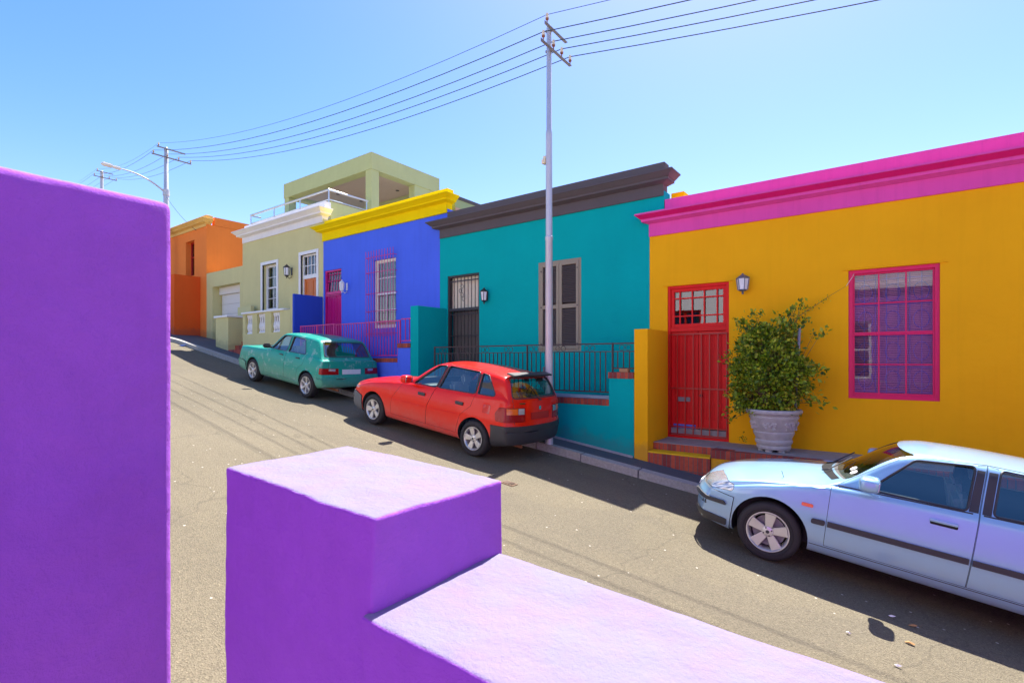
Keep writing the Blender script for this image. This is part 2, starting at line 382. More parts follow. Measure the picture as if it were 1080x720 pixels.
# ------------------------------------------------------------------ house building kit
FY = 9.30
def facade(x0, x1, z0, z1, ops, y=FY, t=.30, extra=()):
    """front wall with real openings; ops = (x0,x1,z0,z1)"""
    b = MB(); xs = sorted({x0, x1} | {v for o in ops for v in o[:2]}); zs = sorted({z0, z1} | {v for o in ops for v in o[2:]})
    V = {}
    def v(x, yy, z):
        k = (round(x, 4), round(yy, 4), round(z, 4))
        if k not in V: V[k] = b.bm.verts.new(k)
        return V[k]
    def solid(i, j):
        if not (0 <= i < len(xs) - 1 and 0 <= j < len(zs) - 1): return False
        cx, cz = (xs[i] + xs[i + 1]) / 2, (zs[j] + zs[j + 1]) / 2
        return not any(o[0] < cx < o[1] and o[2] < cz < o[3] for o in ops)
    for i in range(len(xs) - 1):
        for j in range(len(zs) - 1):
            if not solid(i, j): continue
            a, c, d, e = xs[i], xs[i + 1], zs[j], zs[j + 1]
            b.bm.faces.new((v(a, y, d), v(c, y, d), v(c, y, e), v(a, y, e)))
            b.bm.faces.new((v(a, y + t, d), v(a, y + t, e), v(c, y + t, e), v(c, y + t, d)))
            if not solid(i - 1, j): b.bm.faces.new((v(a, y, d), v(a, y, e), v(a, y + t, e), v(a, y + t, d)))
            if not solid(i + 1, j): b.bm.faces.new((v(c, y, d), v(c, y + t, d), v(c, y + t, e), v(c, y, e)))
            if not solid(i, j - 1): b.bm.faces.new((v(a, y, d), v(a, y + t, d), v(c, y + t, d), v(c, y, d)))
            if not solid(i, j + 1): b.bm.faces.new((v(a, y, e), v(c, y, e), v(c, y + t, e), v(a, y + t, e)))
    for e in extra: b.box(*e)
    return b
def house(name, label, x0, x1, ztop, ops, m, extra=(), depth=8.0, z0=None, rooms=True):
    t = thing(name, label, 'house', ((x0 + x1) / 2, FY, g((x0 + x1) / 2)))
    z0 = z0 if z0 is not None else g(x1) - .6
    facade(x0 + .002, x1 - .002, z0, ztop, ops, extra=extra).build('wall', m, t)
    b = MB(); y0 = FY + .302; y1 = FY + depth
    b.box(x0 + .004, x0 + .25, y0, y1, z0, ztop); b.box(x1 - .25, x1 - .004, y0, y1, z0, ztop); b.box(x0 + .26, x1 - .26, y1 - .25, y1 - .004, z0, ztop)
    b.build('side_wall', m, t)
    MB().box(x0 + .26, x1 - .26, y0, y1 - .26, ztop - .25, ztop - .1).build('roof', M['roof'], t)
    if rooms:
        MB().box(x0 + .26, x1 - .26, FY + 1.6, FY + 1.7, z0, ztop - .3).build('partition_wall', M['dark'], t)
    return t
def cornice(t, x0, x1, z, m, xb0=None, xb1=None, mb=None, proj=.2, back=.3):
    """z = frieze bottom, cornice bottom, cornice top, parapet top"""
    a, c, d, e = z
    b = MB()
    y1 = FY + .18
    b.box(x0, x1, FY - .035, y1, a, c)
    k = (d - c)
    b.frust(x0, x1, FY - .036, y1, c, c + .03, .015, proj * .45)
    b.frust(x0, x1, FY - .036, y1, c + .0301, c + k * .42, proj * .56, proj * .58)
    b.frust(x0, x1, FY - .036, y1, c + k * .42 + .0001, d - .028, proj * .62, proj)
    b.frust(x0, x1, FY - .036, y1, d - .0279, d, proj + .014, proj + .010)
    b.build('cornice', m, t)
    if m is M['pink']:   # same pink paint; shade in the hollow is put in as deeper crimson
        for zz0, zz1, e0, e1, nm in ((c + k * .44, d - .032, proj * .62 + .004, proj * .985 + .004, 'shaded_band'),):
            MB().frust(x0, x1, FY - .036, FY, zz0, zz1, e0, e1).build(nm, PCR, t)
    MB().box(xb0 if xb0 is not None else x0, xb1 if xb1 is not None else x1, FY - .012, FY + back, d + .001, e, b=.01).build('parapet', mb or m, t)
def muntins(b, x0, x1, z0, z1, y, nx, nz, w=.018, d=.02, xs=None, zs=None):
    for i in range(1, nx) if xs is None else range(len(xs)):
        xx = x0 + (x1 - x0) * i / nx if xs is None else xs[i]; b.box(xx - w / 2, xx + w / 2, y, y + d, z0, z1)
    for i in range(1, nz) if zs is None else range(len(zs)):
        zz = z0 + (z1 - z0) * i / nz if zs is None else zs[i]; b.box(x0, x1, y - .002, y + d - .002, zz - w / 2, zz + w / 2)
def frame(b, x0, x1, z0, z1, y0, y1, w, wb=None, bev=.004):
    wb = w if wb is None else wb
    b.box(x0, x0 + w, y0, y1, z0, z1, b=bev); b.box(x1 - w, x1, y0, y1, z0, z1, b=bev)
    b.box(x0 + w, x1 - w, y0, y1, z1 - w, z1, b=bev); b.box(x0 + w, x1 - w, y0, y1, z0, z0 + wb, b=bev)
def wall_lamp(x, z0, z1, label, m, w=.18, y=FY, glassm=None, hook=False):
    t = thing('wall_lamp', label, 'lamp', (x, y, z0)); h = z1 - z0; r = w / 2
    cy = y - .10 if not hook else y - .18
    b = MB()
    b.box(x - .035, x + .035, y - .02, y + .001, z0 + h * .25, z0 + h * .8, b=.005)
    b.tube([(x, y, z0 + h * .35), (x, y - .05, z0 + h * .22), (x, cy, z0 + h * .18)] if not hook else [(x, y, z0 + h * .15), (x, y - .09, z0), (x, cy, z0 + h * .2)], .011, 6)
    b.build('bracket', m, t)
    b = MB(); b.lathe([(.012, z0), (.02, z0 + .02), (.012, z0 + .04), (r * .55, z0 + h * .17), (r * .7, z0 + h * .22)], (x, cy, 0), 6)
    b.build('lamp_base', m, t)
    b = MB(); b.lathe([(r * .95, z1 - h * .26), (r, z1 - h * .22), (r * .35, z1 - h * .08), (.015, z1 - h * .06), (.02, z1 - h * .02), (.006, z1)], (x, cy, 0), 6)
    b.build('lamp_cap', m, t)
    b = MB()
    for k in range(6):
        a = 2 * math.pi * k / 6
        b.tube([(x + r * .7 * math.cos(a), cy + r * .7 * math.sin(a), z0 + h * .22), (x + r * .92 * math.cos(a), cy + r * .92 * math.sin(a), z1 - h * .26)], .007, 5)
    b.build('lamp_cage', m, t)
    MB().lathe([(r * .62, z0 + h * .225), (r * .82, z1 - h * .265)], (x, cy, 0), 6).build('lamp_glass', glassm or M['lampglass'], t)
    return t

PCR = plaster('shaded pink plaster', (.66, .012, .16), dirt=.3)
# ---- yellow house
H1 = house('terraced_house', 'yellow house with pink cornice, red double door and crimson sash window', -3.68, 6.5, 2.42,
           [(-3.34, -2.27, -1.42, 1.35), (-.56, .51, -.57, 1.355), (3.4, 4.45, -.57, 1.355)], M['yellow'])
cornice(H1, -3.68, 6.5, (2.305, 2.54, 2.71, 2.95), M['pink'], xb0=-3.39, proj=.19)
b = MB(); b.box(-3.38, -3.14, FY + .31, FY + 3, 2.5, 3.14); b.build('rear_parapet', M['lemon'], H1)
for x0, x1, z in ((-3.42, -2.22, 1.352), (-.64, .6, 1.357)): MB().box(x0, x1, FY - .022, FY + .01, z, z + .02, b=.004).build('lintel_moulding', M['yellow'], H1)
def sash_window(t, x0, x1, z0, z1, m, nx, nz, w=.055, y=FY + .03, gm=None, back=None):
    f = MB(); frame(f, x0, x1, z0, z1, y, y + .09, w, w * 1.1); f = f.build('window', m, t); f['label'] = f.get('label', '') or 'window frame'
    del f['label']
    zm = (z0 + z1) / 2
    b = MB()
    for a, c, yy in ((z0 + w * 1.1, zm, y + .02), (zm, z1 - w, y + .035)):
        frame(b, x0 + w, x1 - w, a, c, yy, yy + .03, .022, .03, .002)
        muntins(b, x0 + w, x1 - w, a, c, yy + .004, nx, nz // 2)
    b.build('sash', m, f)
    MB().box(x0 + w, x1 - w, y + .052, y + .056, z0 + w, z1 - w).build('pane', gm or M['glass'], f)
    return f
W = sash_window(H1, -.56, .51, -.57, 1.355, M['crimson'], 3, 4, gm=glass('clear sash glass', (.92, .94, .94), .9, .035))
b = MB(); z = -.5
while z < 1.3:
    b.obox((-.025, FY + .145, z), (1, 0, 0), (0, .8, -.6), (0, .6, .8), .5, .014, .0012); z += .026
b.build('venetian_blind', M['blind'], W)
b = MB()
for i in range(8): xx = -.5 + i * .136; b.tube([(xx, FY + .115, -.52), (xx, FY + .115, 1.31)], .005, 5)
for zz in (-.46, -.1, .36, .82, 1.2): b.tube([(-.5, FY + .110, zz), (.46, FY + .110, zz)], .005, 5)
for i in range(3):
    for zz in (-.28, .14, .6, 1.0):
        cx = -.35 + i * .33; pts = [(cx + .09 * math.cos(a / 12 * 6.283), FY + .108, zz + .13 * math.sin(a / 12 * 6.283)) for a in range(13)]; b.tube(pts, .005, 5)
b.build('burglar_bars', M['bluebar'], W)
sash_window(H1, 3.4, 4.45, -.57, 1.355, M['crimson'], 3, 4)
# red door with fanlight
D = MB(); x0, x1 = -3.34, -2.27
frame(D, x0, x1, -1.40, 1.35, FY + .02, FY + .13, .05); D.box(x0 + .05, x1 - .05, FY + .025, FY + .12, .52, .60, b=.006)
D = D.build('door', M['red'], H1)
F = MB(); frame(F, x0 + .05, x1 - .05, .60, 1.30, FY + .05, FY + .10, .06)
xs = [-3.16, -2.99, -2.81, -2.62, -2.45]; xs = [-3.13, -2.91, -2.70, -2.48]
muntins(F, x0 + .11, x1 - .11, .66, 1.24, FY + .055, 0, 0, xs=xs, zs=[.80, 1.12], w=.022); F = F.build('fanlight', M['red'], D)
MB().box(x0 + .1, x1 - .1, FY + .085, FY + .09, .65, 1.25).build('pane', M['glass'], D)
for i, (a, c, zb) in enumerate(((x0 + .055, -2.808, -1.22), (-2.80, x1 - .055, -1.19))):
    L = MB(); L.box(a, c, FY + .075, FY + .115, zb, .515, b=.004)
    ys = FY + .06
    L.box(a, a + .07, ys, FY + .08, zb, .515, b=.003); L.box(c - .07, c, ys, FY + .08, zb, .515, b=.003)
    for z0_, z1_ in ((.44, .515), (-.56, -.48), (zb, zb + .14)): L.box(a + .071, c - .071, ys, FY + .08, z0_, z1_, b=.003)
    n = 5
    for k in range(n):
        xx = a + .08 + (c - a - .16) * (k + .5) / n; L.box(xx - .026, xx + .026, FY + .068, FY + .08, zb + .15, .43, b=.004)
    L = L.build('door_leaf', M['red'], D)
    if i == 0:
        MB().box(a + .12, a + .34, FY + .048, FY + .062, -.74, -.66, b=.004).build('letter_slot', M['armsteel'], L)
        MB().box(a + .04, c - .04, FY + .05, FY + .074, zb + .0, zb + .07).build('draught_strip', M['plasticblue'], L)
    else:
        MB().lathe([(.022, FY + .02), (.028, FY + .035), (.012, FY + .045), (.012, FY + .062)], (a + .05, 0, -.62), 12, 'y').build('knob', M['gateblk'], L)
        MB().lathe([(.014, FY + .045), (.014, FY + .062)], (a + .05, 0, -.05), 10, 'y').build('keyhole', M['gateblk'], L)
b = MB()
for zz in (-1.325, -1.19, -.5, .47): b.box(x0 + .03, x1 - .03, FY - .004, FY + .014, zz - .011, zz + .011)
for k in range(8):
    xx = x0 + .04 + k * (x1 - x0 - .08) / 7; b.box(xx - .008, xx + .008, FY - .006, FY + .012, -1.33, .48)
b.build('security_gate', M['redd'], D)
MB().box(x0 - .02, x1 + .02, FY + .0, FY + .3, -1.42, -1.395).build('threshold', M['concrete'], D)

MB().box(-3.29, -2.32, FY + .055, FY + .2, -1.394, -1.225).build('weathered_sill', M['concrete'], D)
# stoep, steps
T = thing('front_steps', 'two red brick steps with yellow nosing below the red door', 'steps', (-2.8, 8.5, g(-2.8) + .12))
MB().box(-3.335, -2.322, 8.352, 8.70, -2.1, -1.545).build('lower_step', M['brick'], T)
MB().box(-3.335, -2.322, 8.345, 8.70, -1.544, -1.52, b=.004).build('nosing', M['yellowline'], T)
MB().box(-3.335, -2.322, 8.60, 8.80, -1.5195, -1.405).build('upper_step', M['brick'], T)
T = thing('stoep', 'raised grey concrete stoep with red brick edging in front of yellow house', 'stoep', (1, 8.8, g(1) + .12))
b = MB(); b.box(-3.337, -2.322, 8.801, FY - .004, -2.2, -1.402); b.box(-2.0, 6.5, 8.52, FY - .004, -2.9, -1.402); b.box(-2.32, -2.002, 8.62, FY - .004, -2.6, -1.402)
b.build('slab', M['concrete'], T)
MB().box(-3.337, -2.322, 8.602, 8.799, -1.4045, -1.397).build('step_slab', M['concrete'], T)
b = MB(); b.box(-2.32, 6.5, 8.37, 8.52, -1.53, -1.402, b=.004); b.box(-2.32, -2.002, 8.521, 8.618, -1.53, -1.402); b.build('brick_edging', M['brick'], T)
MB().box(-2.318, 6.5, 8.392, 8.51, -3.2, -1.531).build('front_wall', M['yellow'], T)

# ---- teal house
H2 = house('terraced_house', 'teal house with black cornice, black gated door and louvred shutters', -9.12, -3.68, 3.12,
           [(-8.86, -7.84, -1.0, 2.07), (-6.17, -5.13, .19, 2.10)], M['teal'], extra=[(-3.681, -3.402, FY + .001, FY + .3, 2.72, 3.12)])
cornice(H2, -9.1, -3.41, (3.03, 3.24, 3.42, 3.65), M['charcoal'], xb0=-8.86, xb1=-3.39, proj=.24, back=.22)
x0, x1 = -8.86, -7.84
D = MB(); frame(D, x0, x1, -1.0, 2.07, FY + .02, FY + .12, .045); D.box(x0 + .045, x1 - .045, FY + .022, FY + .11, 1.20, 1.27, b=.005); D = D.build('door', M['gateblk'], H2)
MB().box(x0 + .045, x1 - .045, FY + .13, FY + .15, 1.27, 2.03).build('fanlight', M['curtain'], D)
MB().box(x0 + .045, x1 - .045, FY + .16, FY + .2, -1, 1.2).build('door_leaf', M['louvre'], D)
b = MB()
for k in range(9): xx = x0 + .06 + k * (x1 - x0 - .12) / 8; b.box(xx - .007, xx + .007, FY + .05, FY + .064, -.98, 1.20); b.box(xx - .007, xx + .007, FY + .05, FY + .064, 1.27, 2.03)
for zz in (-.9, -.1, .6, 1.12, 1.93): b.box(x0 + .05, x1 - .05, FY + .044, FY + .06, zz - .012, zz + .012)
cx, cz = -8.42, 1.64
for q in range(4):
    pts = [(cx + .045 * math.cos(a / 10 * 6.283) + (.05 if q < 2 else -.05) * (q % 2 == 0), FY + .043, cz + (q - 1.5) * .1 + .05 * math.sin(a / 10 * 6.283)) for a in range(11)]; b.tube(pts, .006, 5)
b.build('security_gate', M['gateblk'], D)
wall_lamp(-7.61, 1.30, 1.68, 'black wall lantern beside the black gated door on teal wall', M['gateblk'], .19)
x0, x1, z0, z1 = -6.17, -5.13, .19, 2.10
W = MB(); frame(W, x0, x1, z0, z1, FY + .0, FY + .08, .05); W = W.build('window', M['taupe'], H2)
b = MB(); b.box(x0 + .05, x1 - .05, FY + .12, FY + .14, z0 + .05, z1 - .05); b.build('backing', M['louvre'], W)
for a, c in ((x0 + .05, (x0 + x1) / 2 - .003), ((x0 + x1) / 2 + .003, x1 - .05)):
    s = MB(); frame(s, a, c, z0 + .05, z1 - .05, FY - .015, FY + .03, .065); s.box(a + .065, c - .065, FY - .013, FY + .028, 1.09, 1.17); s = s.build('shutter', M['taupe'], W)
    l = MB(); z = z0 + .14
    while z < z1 - .13:
        if not 1.06 < z < 1.2: l.obox(((a + c) / 2, FY + .01, z), (1, 0, 0), (0, .7, .7), (0, -.7, .7), (c - a) / 2 - .065, .024, .004)
        z += .036
    l.build('louvres', M['louvre'], s)
    for zz in (.35, 1.13, 1.9): MB().lathe([(.012, FY - .03), (.012, FY - .014)], ((a if a < -5.8 else c) + (.03 if a < -5.8 else -.03), 0, zz), 8, 'y').build('bolt', M['gateblk'], s)

# ---- blue house
H3 = house('terraced_house', 'cobalt blue house with lemon yellow cornice, magenta door and barred window', -14.08, -9.12, 3.74,
           [(-14.02, -13.17, -.6, 2.73), (-11.69, -10.76, .89, 2.78)], M['blue'], extra=[(-9.121, -8.865, FY + .001, FY + .3, 3.3, 3.74)])
cornice(H3, -14.1, -8.87, (3.64, 3.89, 4.06, 4.25), M['lemon'], xb0=-14.02, xb1=-8.86, proj=.24, back=.22)
b = MB(); b.box(-9.1, -8.9, FY + .31, FY + 6, 3.4, 4.08); b.build('side_parapet', M['green'], H3)
MB().box(-9.12, -8.88, FY + .31, FY + 6, 4.081, 4.16).build('parapet_coping', M['charcoal'], H3)
MB().box(-8.899, -8.885, FY + .32, FY + 3, 3.6, 3.86).build('flashing', M['salmon'], H3)
x0, x1 = -14.02, -13.17
D = MB(); frame(D, x0, x1, -.6, 2.73, FY + .03, FY + .12, .05); D.box(x0 + .05, x1 - .05, FY + .035, FY + .11, 2.0, 2.08); D = D.build('door', M['magenta'], H3)
MB().box(x0 + .05, x1 - .05, FY + .10, FY + .105, 2.08, 2.68).build('pane', M['glass'], D)
b = MB()
for k in range(6): xx = x0 + .12 + k * .13; b.tube([(xx - .03, FY + .07, 2.08), (xx + .05, FY + .07, 2.68)], .011, 5)
b.tube([(x0 + .06, FY + .066, 2.4), (x1 - .06, FY + .066, 2.4)], .010, 5); b.tube([(x0 + .06, FY + .066, 2.6), (x1 - .06, FY + .066, 2.6)], .010, 5)
b.build('fanlight_bars', M['magenta'], D)
for a, c in ((x0 + .052, -13.598), (-13.592, x1 - .052)):
    L = MB(); L.box(a, c, FY + .08, FY + .11, -.6, 1.995); frame(L, a, c, -.6, 1.995, FY + .065, FY + .081, .06)
    for k in range(3): xx = a + .06 + (c - a - .12) * (k + .5) / 3; L.box(xx - .035, xx + .035, FY + .073, FY + .081, -.5, 1.9, b=.003)
    L.build('door_leaf', M['magenta'], D)
b = MB()
for k in range(6): xx = x0 + .08 + k * .14; b.box(xx - .006, xx + .006, FY + .0, FY + .012, -.6, 2.0)
for zz in (.2, 1.1, 1.95): b.box(x0 + .05, x1 - .05, FY - .003, FY + .01, zz, zz + .02)
b.build('security_gate', M['magenta'], D)
wall_lamp(-12.89, 1.96, 2.34, 'white wall lantern beside the magenta door on blue wall', M['white'], .16, hook=True)
W = sash_window(H3, -11.69, -10.76, .89, 2.78, M['curtain'], 2, 4, w=.06, y=FY + .06)
W.name = 'window'
for o in [o for o in bpy.data.objects if o.parent == W]:
    if o.name.startswith('sash'): o.data.materials[0] = M['whitep']
W.data.materials[0] = simple('cream window paint', (.88, .82, .68), .5)
b = MB(); b.box(-11.63, -10.82, FY + .15, FY + .16, .95, 2.72); b.build('curtain', M['curtain'], W)
b = MB()
yy = FY - .13; gx0, gx1 = -11.86, -10.72
for k in range(11):
    xx = gx0 + k * (gx1 - gx0) / 10; b.tube([(xx, yy, .66), (xx, yy, 2.98), (xx + .01, yy - .01, 3.02)], .008, 5)
for zz in (.74, 1.35, 1.84, 2.42, 2.84):
    b.tube([(gx0, FY, zz), (gx0, yy, zz), (gx1, yy, zz), (gx1, FY, zz)], .008, 5)
b.build('window_grille', M['gridpink'], H3)

# ---- olive house
H4 = house('terraced_house', 'olive house with white cornice, white trimmed window and orange door', -19.1, -14.08, 4.34,
           [(-17.68, -16.75, 1.70, 3.30), (-15.30, -14.42, .3, 3.36)], M['olive'])
cornice(H4, -19.05, -14.1, (4.24, 4.44, 4.64, 4.86), M['whitep'], xb0=-18.95, xb1=-13.98, proj=.26, back=.2)
b = MB(); frame(b, -17.78, -16.65, 1.62, 3.40, FY - .03, FY + .05, .1); b.build('window_surround', M['white'], H4)
W = sash_window(H4, -17.68, -16.75, 1.72, 3.30, M['white'], 2, 4, w=.05, y=FY + .12)
MB().box(-17.6, -16.8, FY + .27, FY + .28, 2.3, 3.25).build('curtain', M['curtain'], W)
b = MB(); frame(b, -15.40, -14.32, .3, 3.46, FY - .03, FY + .05, .1); b.build('door_surround', M['white'], H4)
D = MB(); frame(D, -15.30, -14.42, .3, 3.36, FY + .06, FY + .14, .05); D.box(-15.25, -14.47, FY + .05, FY + .14, 2.6, 2.72); D = D.build('door', M['white'], H4)
MB().box(-15.25, -14.47, FY + .1, FY + .105, 2.72, 3.31).build('pane', M['glass'], D)
b = MB(); muntins(b, -15.25, -14.47, 2.72, 3.31, FY + .08, 4, 2, w=.025); b.build('fanlight', M['white'], D)
for a, c in ((-15.25, -14.862), (-14.858, -14.47)):
    L = MB(); L.box(a, c, FY + .11, FY + .14, .3, 2.6); frame(L, a, c, .3, 2.6, FY + .095, FY + .111, .07); L.box(a + .07, c - .07, FY + .096, FY + .11, 1.3, 1.42); L.build('door_leaf', M['orangedoor'], D)
wall_lamp(-15.83, 2.66, 3.12, 'black wall lantern between white window and orange door on olive wall', M['gateblk'], .22, hook=True)
# garage wing
x0, x1 = -22.0, -19.1
G4 = thing('garage', 'low olive garage wing with white door beside the orange house', 'garage', (-20.5, FY, g(-20.5)))
facade(x0 + .002, x1 - .003, .0, 3.45, [(-21.5, -19.3, .1, 2.87)], t=.5).build('wall', M['olive'], G4)
MB().box(x0 + .01, x1 - .01, FY + .501, FY + 6, 3.2, 3.4).build('roof', M['roof'], G4)
b = MB(); b.box(-21.49, -19.31, FY + .25, FY + .40, 2.58, 2.868, b=.01)
b.build('door_beam', M['garage'], G4)
b = MB()
for k in range(6): b.box(-21.45, -19.32, FY + .34, FY + .39, .3 + k * .38, .3 + k * .38 + .374, b=.006)
b.build('garage_door', M['garage'], G4)
# modern upper floor
TOL = plaster('terrace olive plaster', (.50, .54, .26), dirt=.1)
U = thing('roof_terrace', 'olive modern roof terrace frame with open corner above the olive house', 'terrace', (-16.7, 11.05, 4.3))
b = MB(); b.box(-19.4, -14.0, 11.05, 11.40, 6.39, 6.95); b.box(-14.35, -14.0, 11.401, 14.25, 6.385, 6.948); b.box(-19.4, -14.36, 13.9, 14.24, 6.388, 6.946)
b.box(-19.4, -19.05, 11.401, 13.89, 6.387, 6.947); b.build('roof_beam', TOL, U)
MB().box(-19.04, -14.36, 11.41, 13.89, 6.50, 6.8).build('ceiling', M['ceil'], U)
for x, y in ((-15.3, 12.2), (-17.5, 12.2), (-15.3, 13.3), (-17.5, 13.3)): MB().lathe([(.07, 6.485), (.07, 6.499)], (x, y, 0), 12).build('downlight', M['gateblk'], U)
for x_ in (-14.33, -19.38): MB().box(x_, x_ + .31, 11.07, 11.38, 4.3, 6.388).build('column', TOL, U)
MB().box(-19.35, -17.6, 13.95, 14.2, 4.3, 6.387).build('rear_wall', TOL, U); MB().box(-14.33, -14.03, 13.0, 14.2, 4.3, 6.384).build('rear_wall', TOL, U)
b = MB()
for k in range(24): xx = -17.55 + k * .13; b.box(xx, xx + .05, 14.0, 14.06, 4.3, 6.38)
b.build('slatted_screen', M['taupe'], U)
MB().box(-19.35, -14.02, 9.62, 14.2, 4.25, 4.345).build('terrace_floor', M['concrete'], U)
MB().box(-14.28, -14.06, 9.55, 14.0, 3.5, 4.93).build('side_parapet', TOL, U)
Rl = thing('glass_balustrade', 'steel and glass balustrade on the roof edge of the olive house', 'balustrade', (-16.5, 9.5, 4.86))
b = MB()
b.tube([(-18.94, 9.9, 5.30), (-18.94, 9.52, 5.30), (-14.12, 9.52, 5.30), (-14.12, 11.0, 5.30)], .032, 8)
b.tube([(-18.94, 9.53, 5.0), (-14.13, 9.53, 5.0), (-14.13, 11.0, 4.99)], .02, 6)
for x in (-18.94, -17.33, -15.72, -14.12): b.tube([(x, 9.52, 4.4), (x, 9.52, 5.30)], .022, 6)
b.tube([(-14.12, 10.95, 4.9), (-14.12, 10.95, 5.30)], .022, 6)
b.build('rail', M['railm'], Rl)
b = MB(); b.box(-18.9, -14.16, 9.535, 9.545, 4.88, 5.24); b.box(-14.126, -14.118, 9.58, 10.9, 4.98, 5.24); b.build('glass_panel', glass('balustrade glass', (.93, .98, .99), .6, .0), Rl)

# ---- orange house
H5 = house('terraced_house', 'tall orange house with cream cornice at top of the street', -30, -22.0, 5.42, [(-23.93, -23.11, 3.5, 4.95)], M['orange'], depth=9, z0=-.5)
cornice(H5, -30, -22.02, (5.34, 5.46, 5.62, 5.80), M['creamy'], proj=.22, back=.25)
MB().box(-22.24, -22.003, FY + .31, FY + 9, 5.43, 5.76).build('side_parapet', M['orange'], H5)
W = MB(); frame(W, -23.93, -23.11, 3.5, 4.95, FY + .2, FY + .28, .06); W.box(-23.55, -23.49, FY + .2, FY + .27, 3.56, 4.89); W.box(-23.87, -23.55, FY + .202, FY + .268, 4.3, 4.35); W.box(-23.49, -23.17, FY + .202, FY + .268, 4.3, 4.35)
W = W.build('window', M['redd'], H5)
MB().box(-23.87, -23.17, FY + .235, FY + .24, 3.56, 4.89).build('pane', M['glass'], W)

# ---- walls between and in front of the houses
def fin(x0, x1, ztop, m, label, y0=8.352):
    o = MB().box(x0, x1, y0, FY - .004, g(x1) - .5, ztop, b=.006).build('dividing_wall', m)
    recenter(o, ((x0 + x1) / 2, 8.8, g(x0))); return tag(o, label, 'wall', 'dividing walls between the stoeps')
fin(-3.58, -3.34, .535, M['yellow'], 'yellow stub wall between teal stoep and red door steps')
fin(-9.15, -8.89, 1.275, M['teal'], 'teal stub wall beside the black gated door')
fo = thing('dividing_wall', 'blue stub wall with olive street end beside magenta door', 'wall', (-14.2, 8.8, g(-14.2)), 'dividing walls between the stoeps')
MB().box(-14.19, -14.10, 8.352, FY - .004, -1, 1.95, b=.004).build('blue_side', plaster('royal blue plaster', (.035, .085, .52)), fo)
MB().box(-14.31, -14.192, 8.352, FY - .004, -1, 1.95, b=.004).build('olive_side', M['olive'], fo)
fin(-22.88, -22.55, 3.37, M['redorange'], 'tall burnt orange stub wall in front of orange house')

def railing(x0, x1, y, z0, z1, posts, m, label, sp=.105, rings=False, name='railing', r=.0075, group=None):
    t = thing(name, label, 'railing', ((x0 + x1) / 2, y, z0), group)
    b = MB(); b.box(x0, x1, y - .012, y + .012, z1 - .012, z1 + .012); b.box(x0, x1, y - .012, y + .012, z0 + .05, z0 + .074)
    if rings: b.box(x0, x1, y - .010, y + .010, z1 - .15, z1 - .135)
    if rings:
        k = x0 + .25
        while k < x1 - .1:
            for dx in (-.06, .06): b.tube([(k + dx + .05 * math.cos(a / 10 * 6.283), y, z1 - .075 + .05 * math.sin(a / 10 * 6.283)) for a in range(11)], .005, 5)
            k += .62
    b.build('rail', m, t)
    b = MB(); n = int((x1 - x0) / sp)
    for k in range(1, n):
        xx = x0 + k * (x1 - x0) / n; b.box(xx - r, xx + r, y - r, y + r, z0 + .074, z1 - (.135 if rings else .012))
    b.build('balusters', m, t)
    for p in posts: MB().box(p - .014, p + .014, y - .014, y + .014, z0 - .02, z1 + .015).build('post', m, t)
    return t
# teal front wall
T = thing('boundary_wall', 'low teal boundary wall with red brick coping behind the red car', 'wall', (-6.2, 8.4, g(-6.2)))
b = MB(); b.box(-8.885, -4.052, 8.35, 8.57, -2.3, -.80); b.box(-4.05, -3.585, 8.35, 8.57, -2.3, -.315); b.build('wall', M['teal'], T)
b = MB(); b.box(-8.885, -4.053, 8.342, 8.578, -.799, -.69, b=.004); b.build('coping', M['brickh'], T)
b = MB(); b.box(-4.06, -3.585, 8.335, 8.585, -.314, -.205, b=.004); b.build('pier_coping', M['brickh'], T)
MB().box(-8.885, -4.054, 8.40, 8.56, -.689, -.63, b=.006).build('capping', simple('blue grey capping', (.22, .32, .38), .7), T)
railing(-8.46, -4.06, 8.46, -.63, .30, (-8.46, -7.73, -5.88), M['iron'], 'dark iron railing with scrolls on the low teal wall', rings=True)
railing(-4.045, -3.60, 8.46, -.2, .30, (-4.03,), M['iron'], 'short dark iron railing on the brick topped teal pier', rings=True)
o = MB().box(-3.86, -3.70, 8.36, 8.46, -.204, -.14, b=.006).build('brick', simple('loose brick', (.42, .22, .10), .8)); recenter(o, (-3.78, 8.41, -.2)); tag(o, 'loose brick lying on the brick topped teal pier', 'brick')
T = thing('stoep', 'narrow stoep floor of the teal house behind its railing', 'stoep', (-6.2, 8.9, -1.0))
MB().box(-8.885, -3.585, 8.575, FY - .004, -2.3, -1.0).build('slab', M['concrete'], T)
# blue front wall
T = thing('boundary_wall', 'low blue boundary wall with brick coping behind the green car', 'wall', (-11.4, 8.4, g(-11.4)))
b = MB(); b.box(-13.4, -9.605, 8.35, 8.57, -1.7, -.045); b.box(-9.6, -9.155, 8.35, 8.57, -1.7, .30); b.build('wall', M['blue'], T)
MB().box(-13.4, -9.606, 8.342, 8.578, -.044, .06, b=.004).build('coping', M['brickh'], T)
MB().box(-9.61, -9.155, 8.335, 8.585, .301, .41, b=.004).build('pier_coping', M['brickh'], T)
railing(-12.2, -9.62, 8.46, .06, .97, (-12.2, -10.8, -9.63), M['gridpink'], 'magenta iron railing on low blue wall below barred window')
railing(-13.95, -12.25, 8.46, .02, .99, (-13.93, -13.1, -12.3), M['gridpink'], 'magenta iron gate railing in front of the magenta door', sp=.085)
railing(-9.58, -9.17, 8.46, .41, 1.0, (), M['gridpink'], 'short magenta iron railing on the blue brick topped pier')
T = thing('stoep', 'blue house stoep floor behind the magenta railing', 'stoep', (-11.6, 8.9, -.6))
MB().box(-14.095, -9.155, 8.575, FY - .004, -1.7, -.35).build('slab', M['concrete'], T)
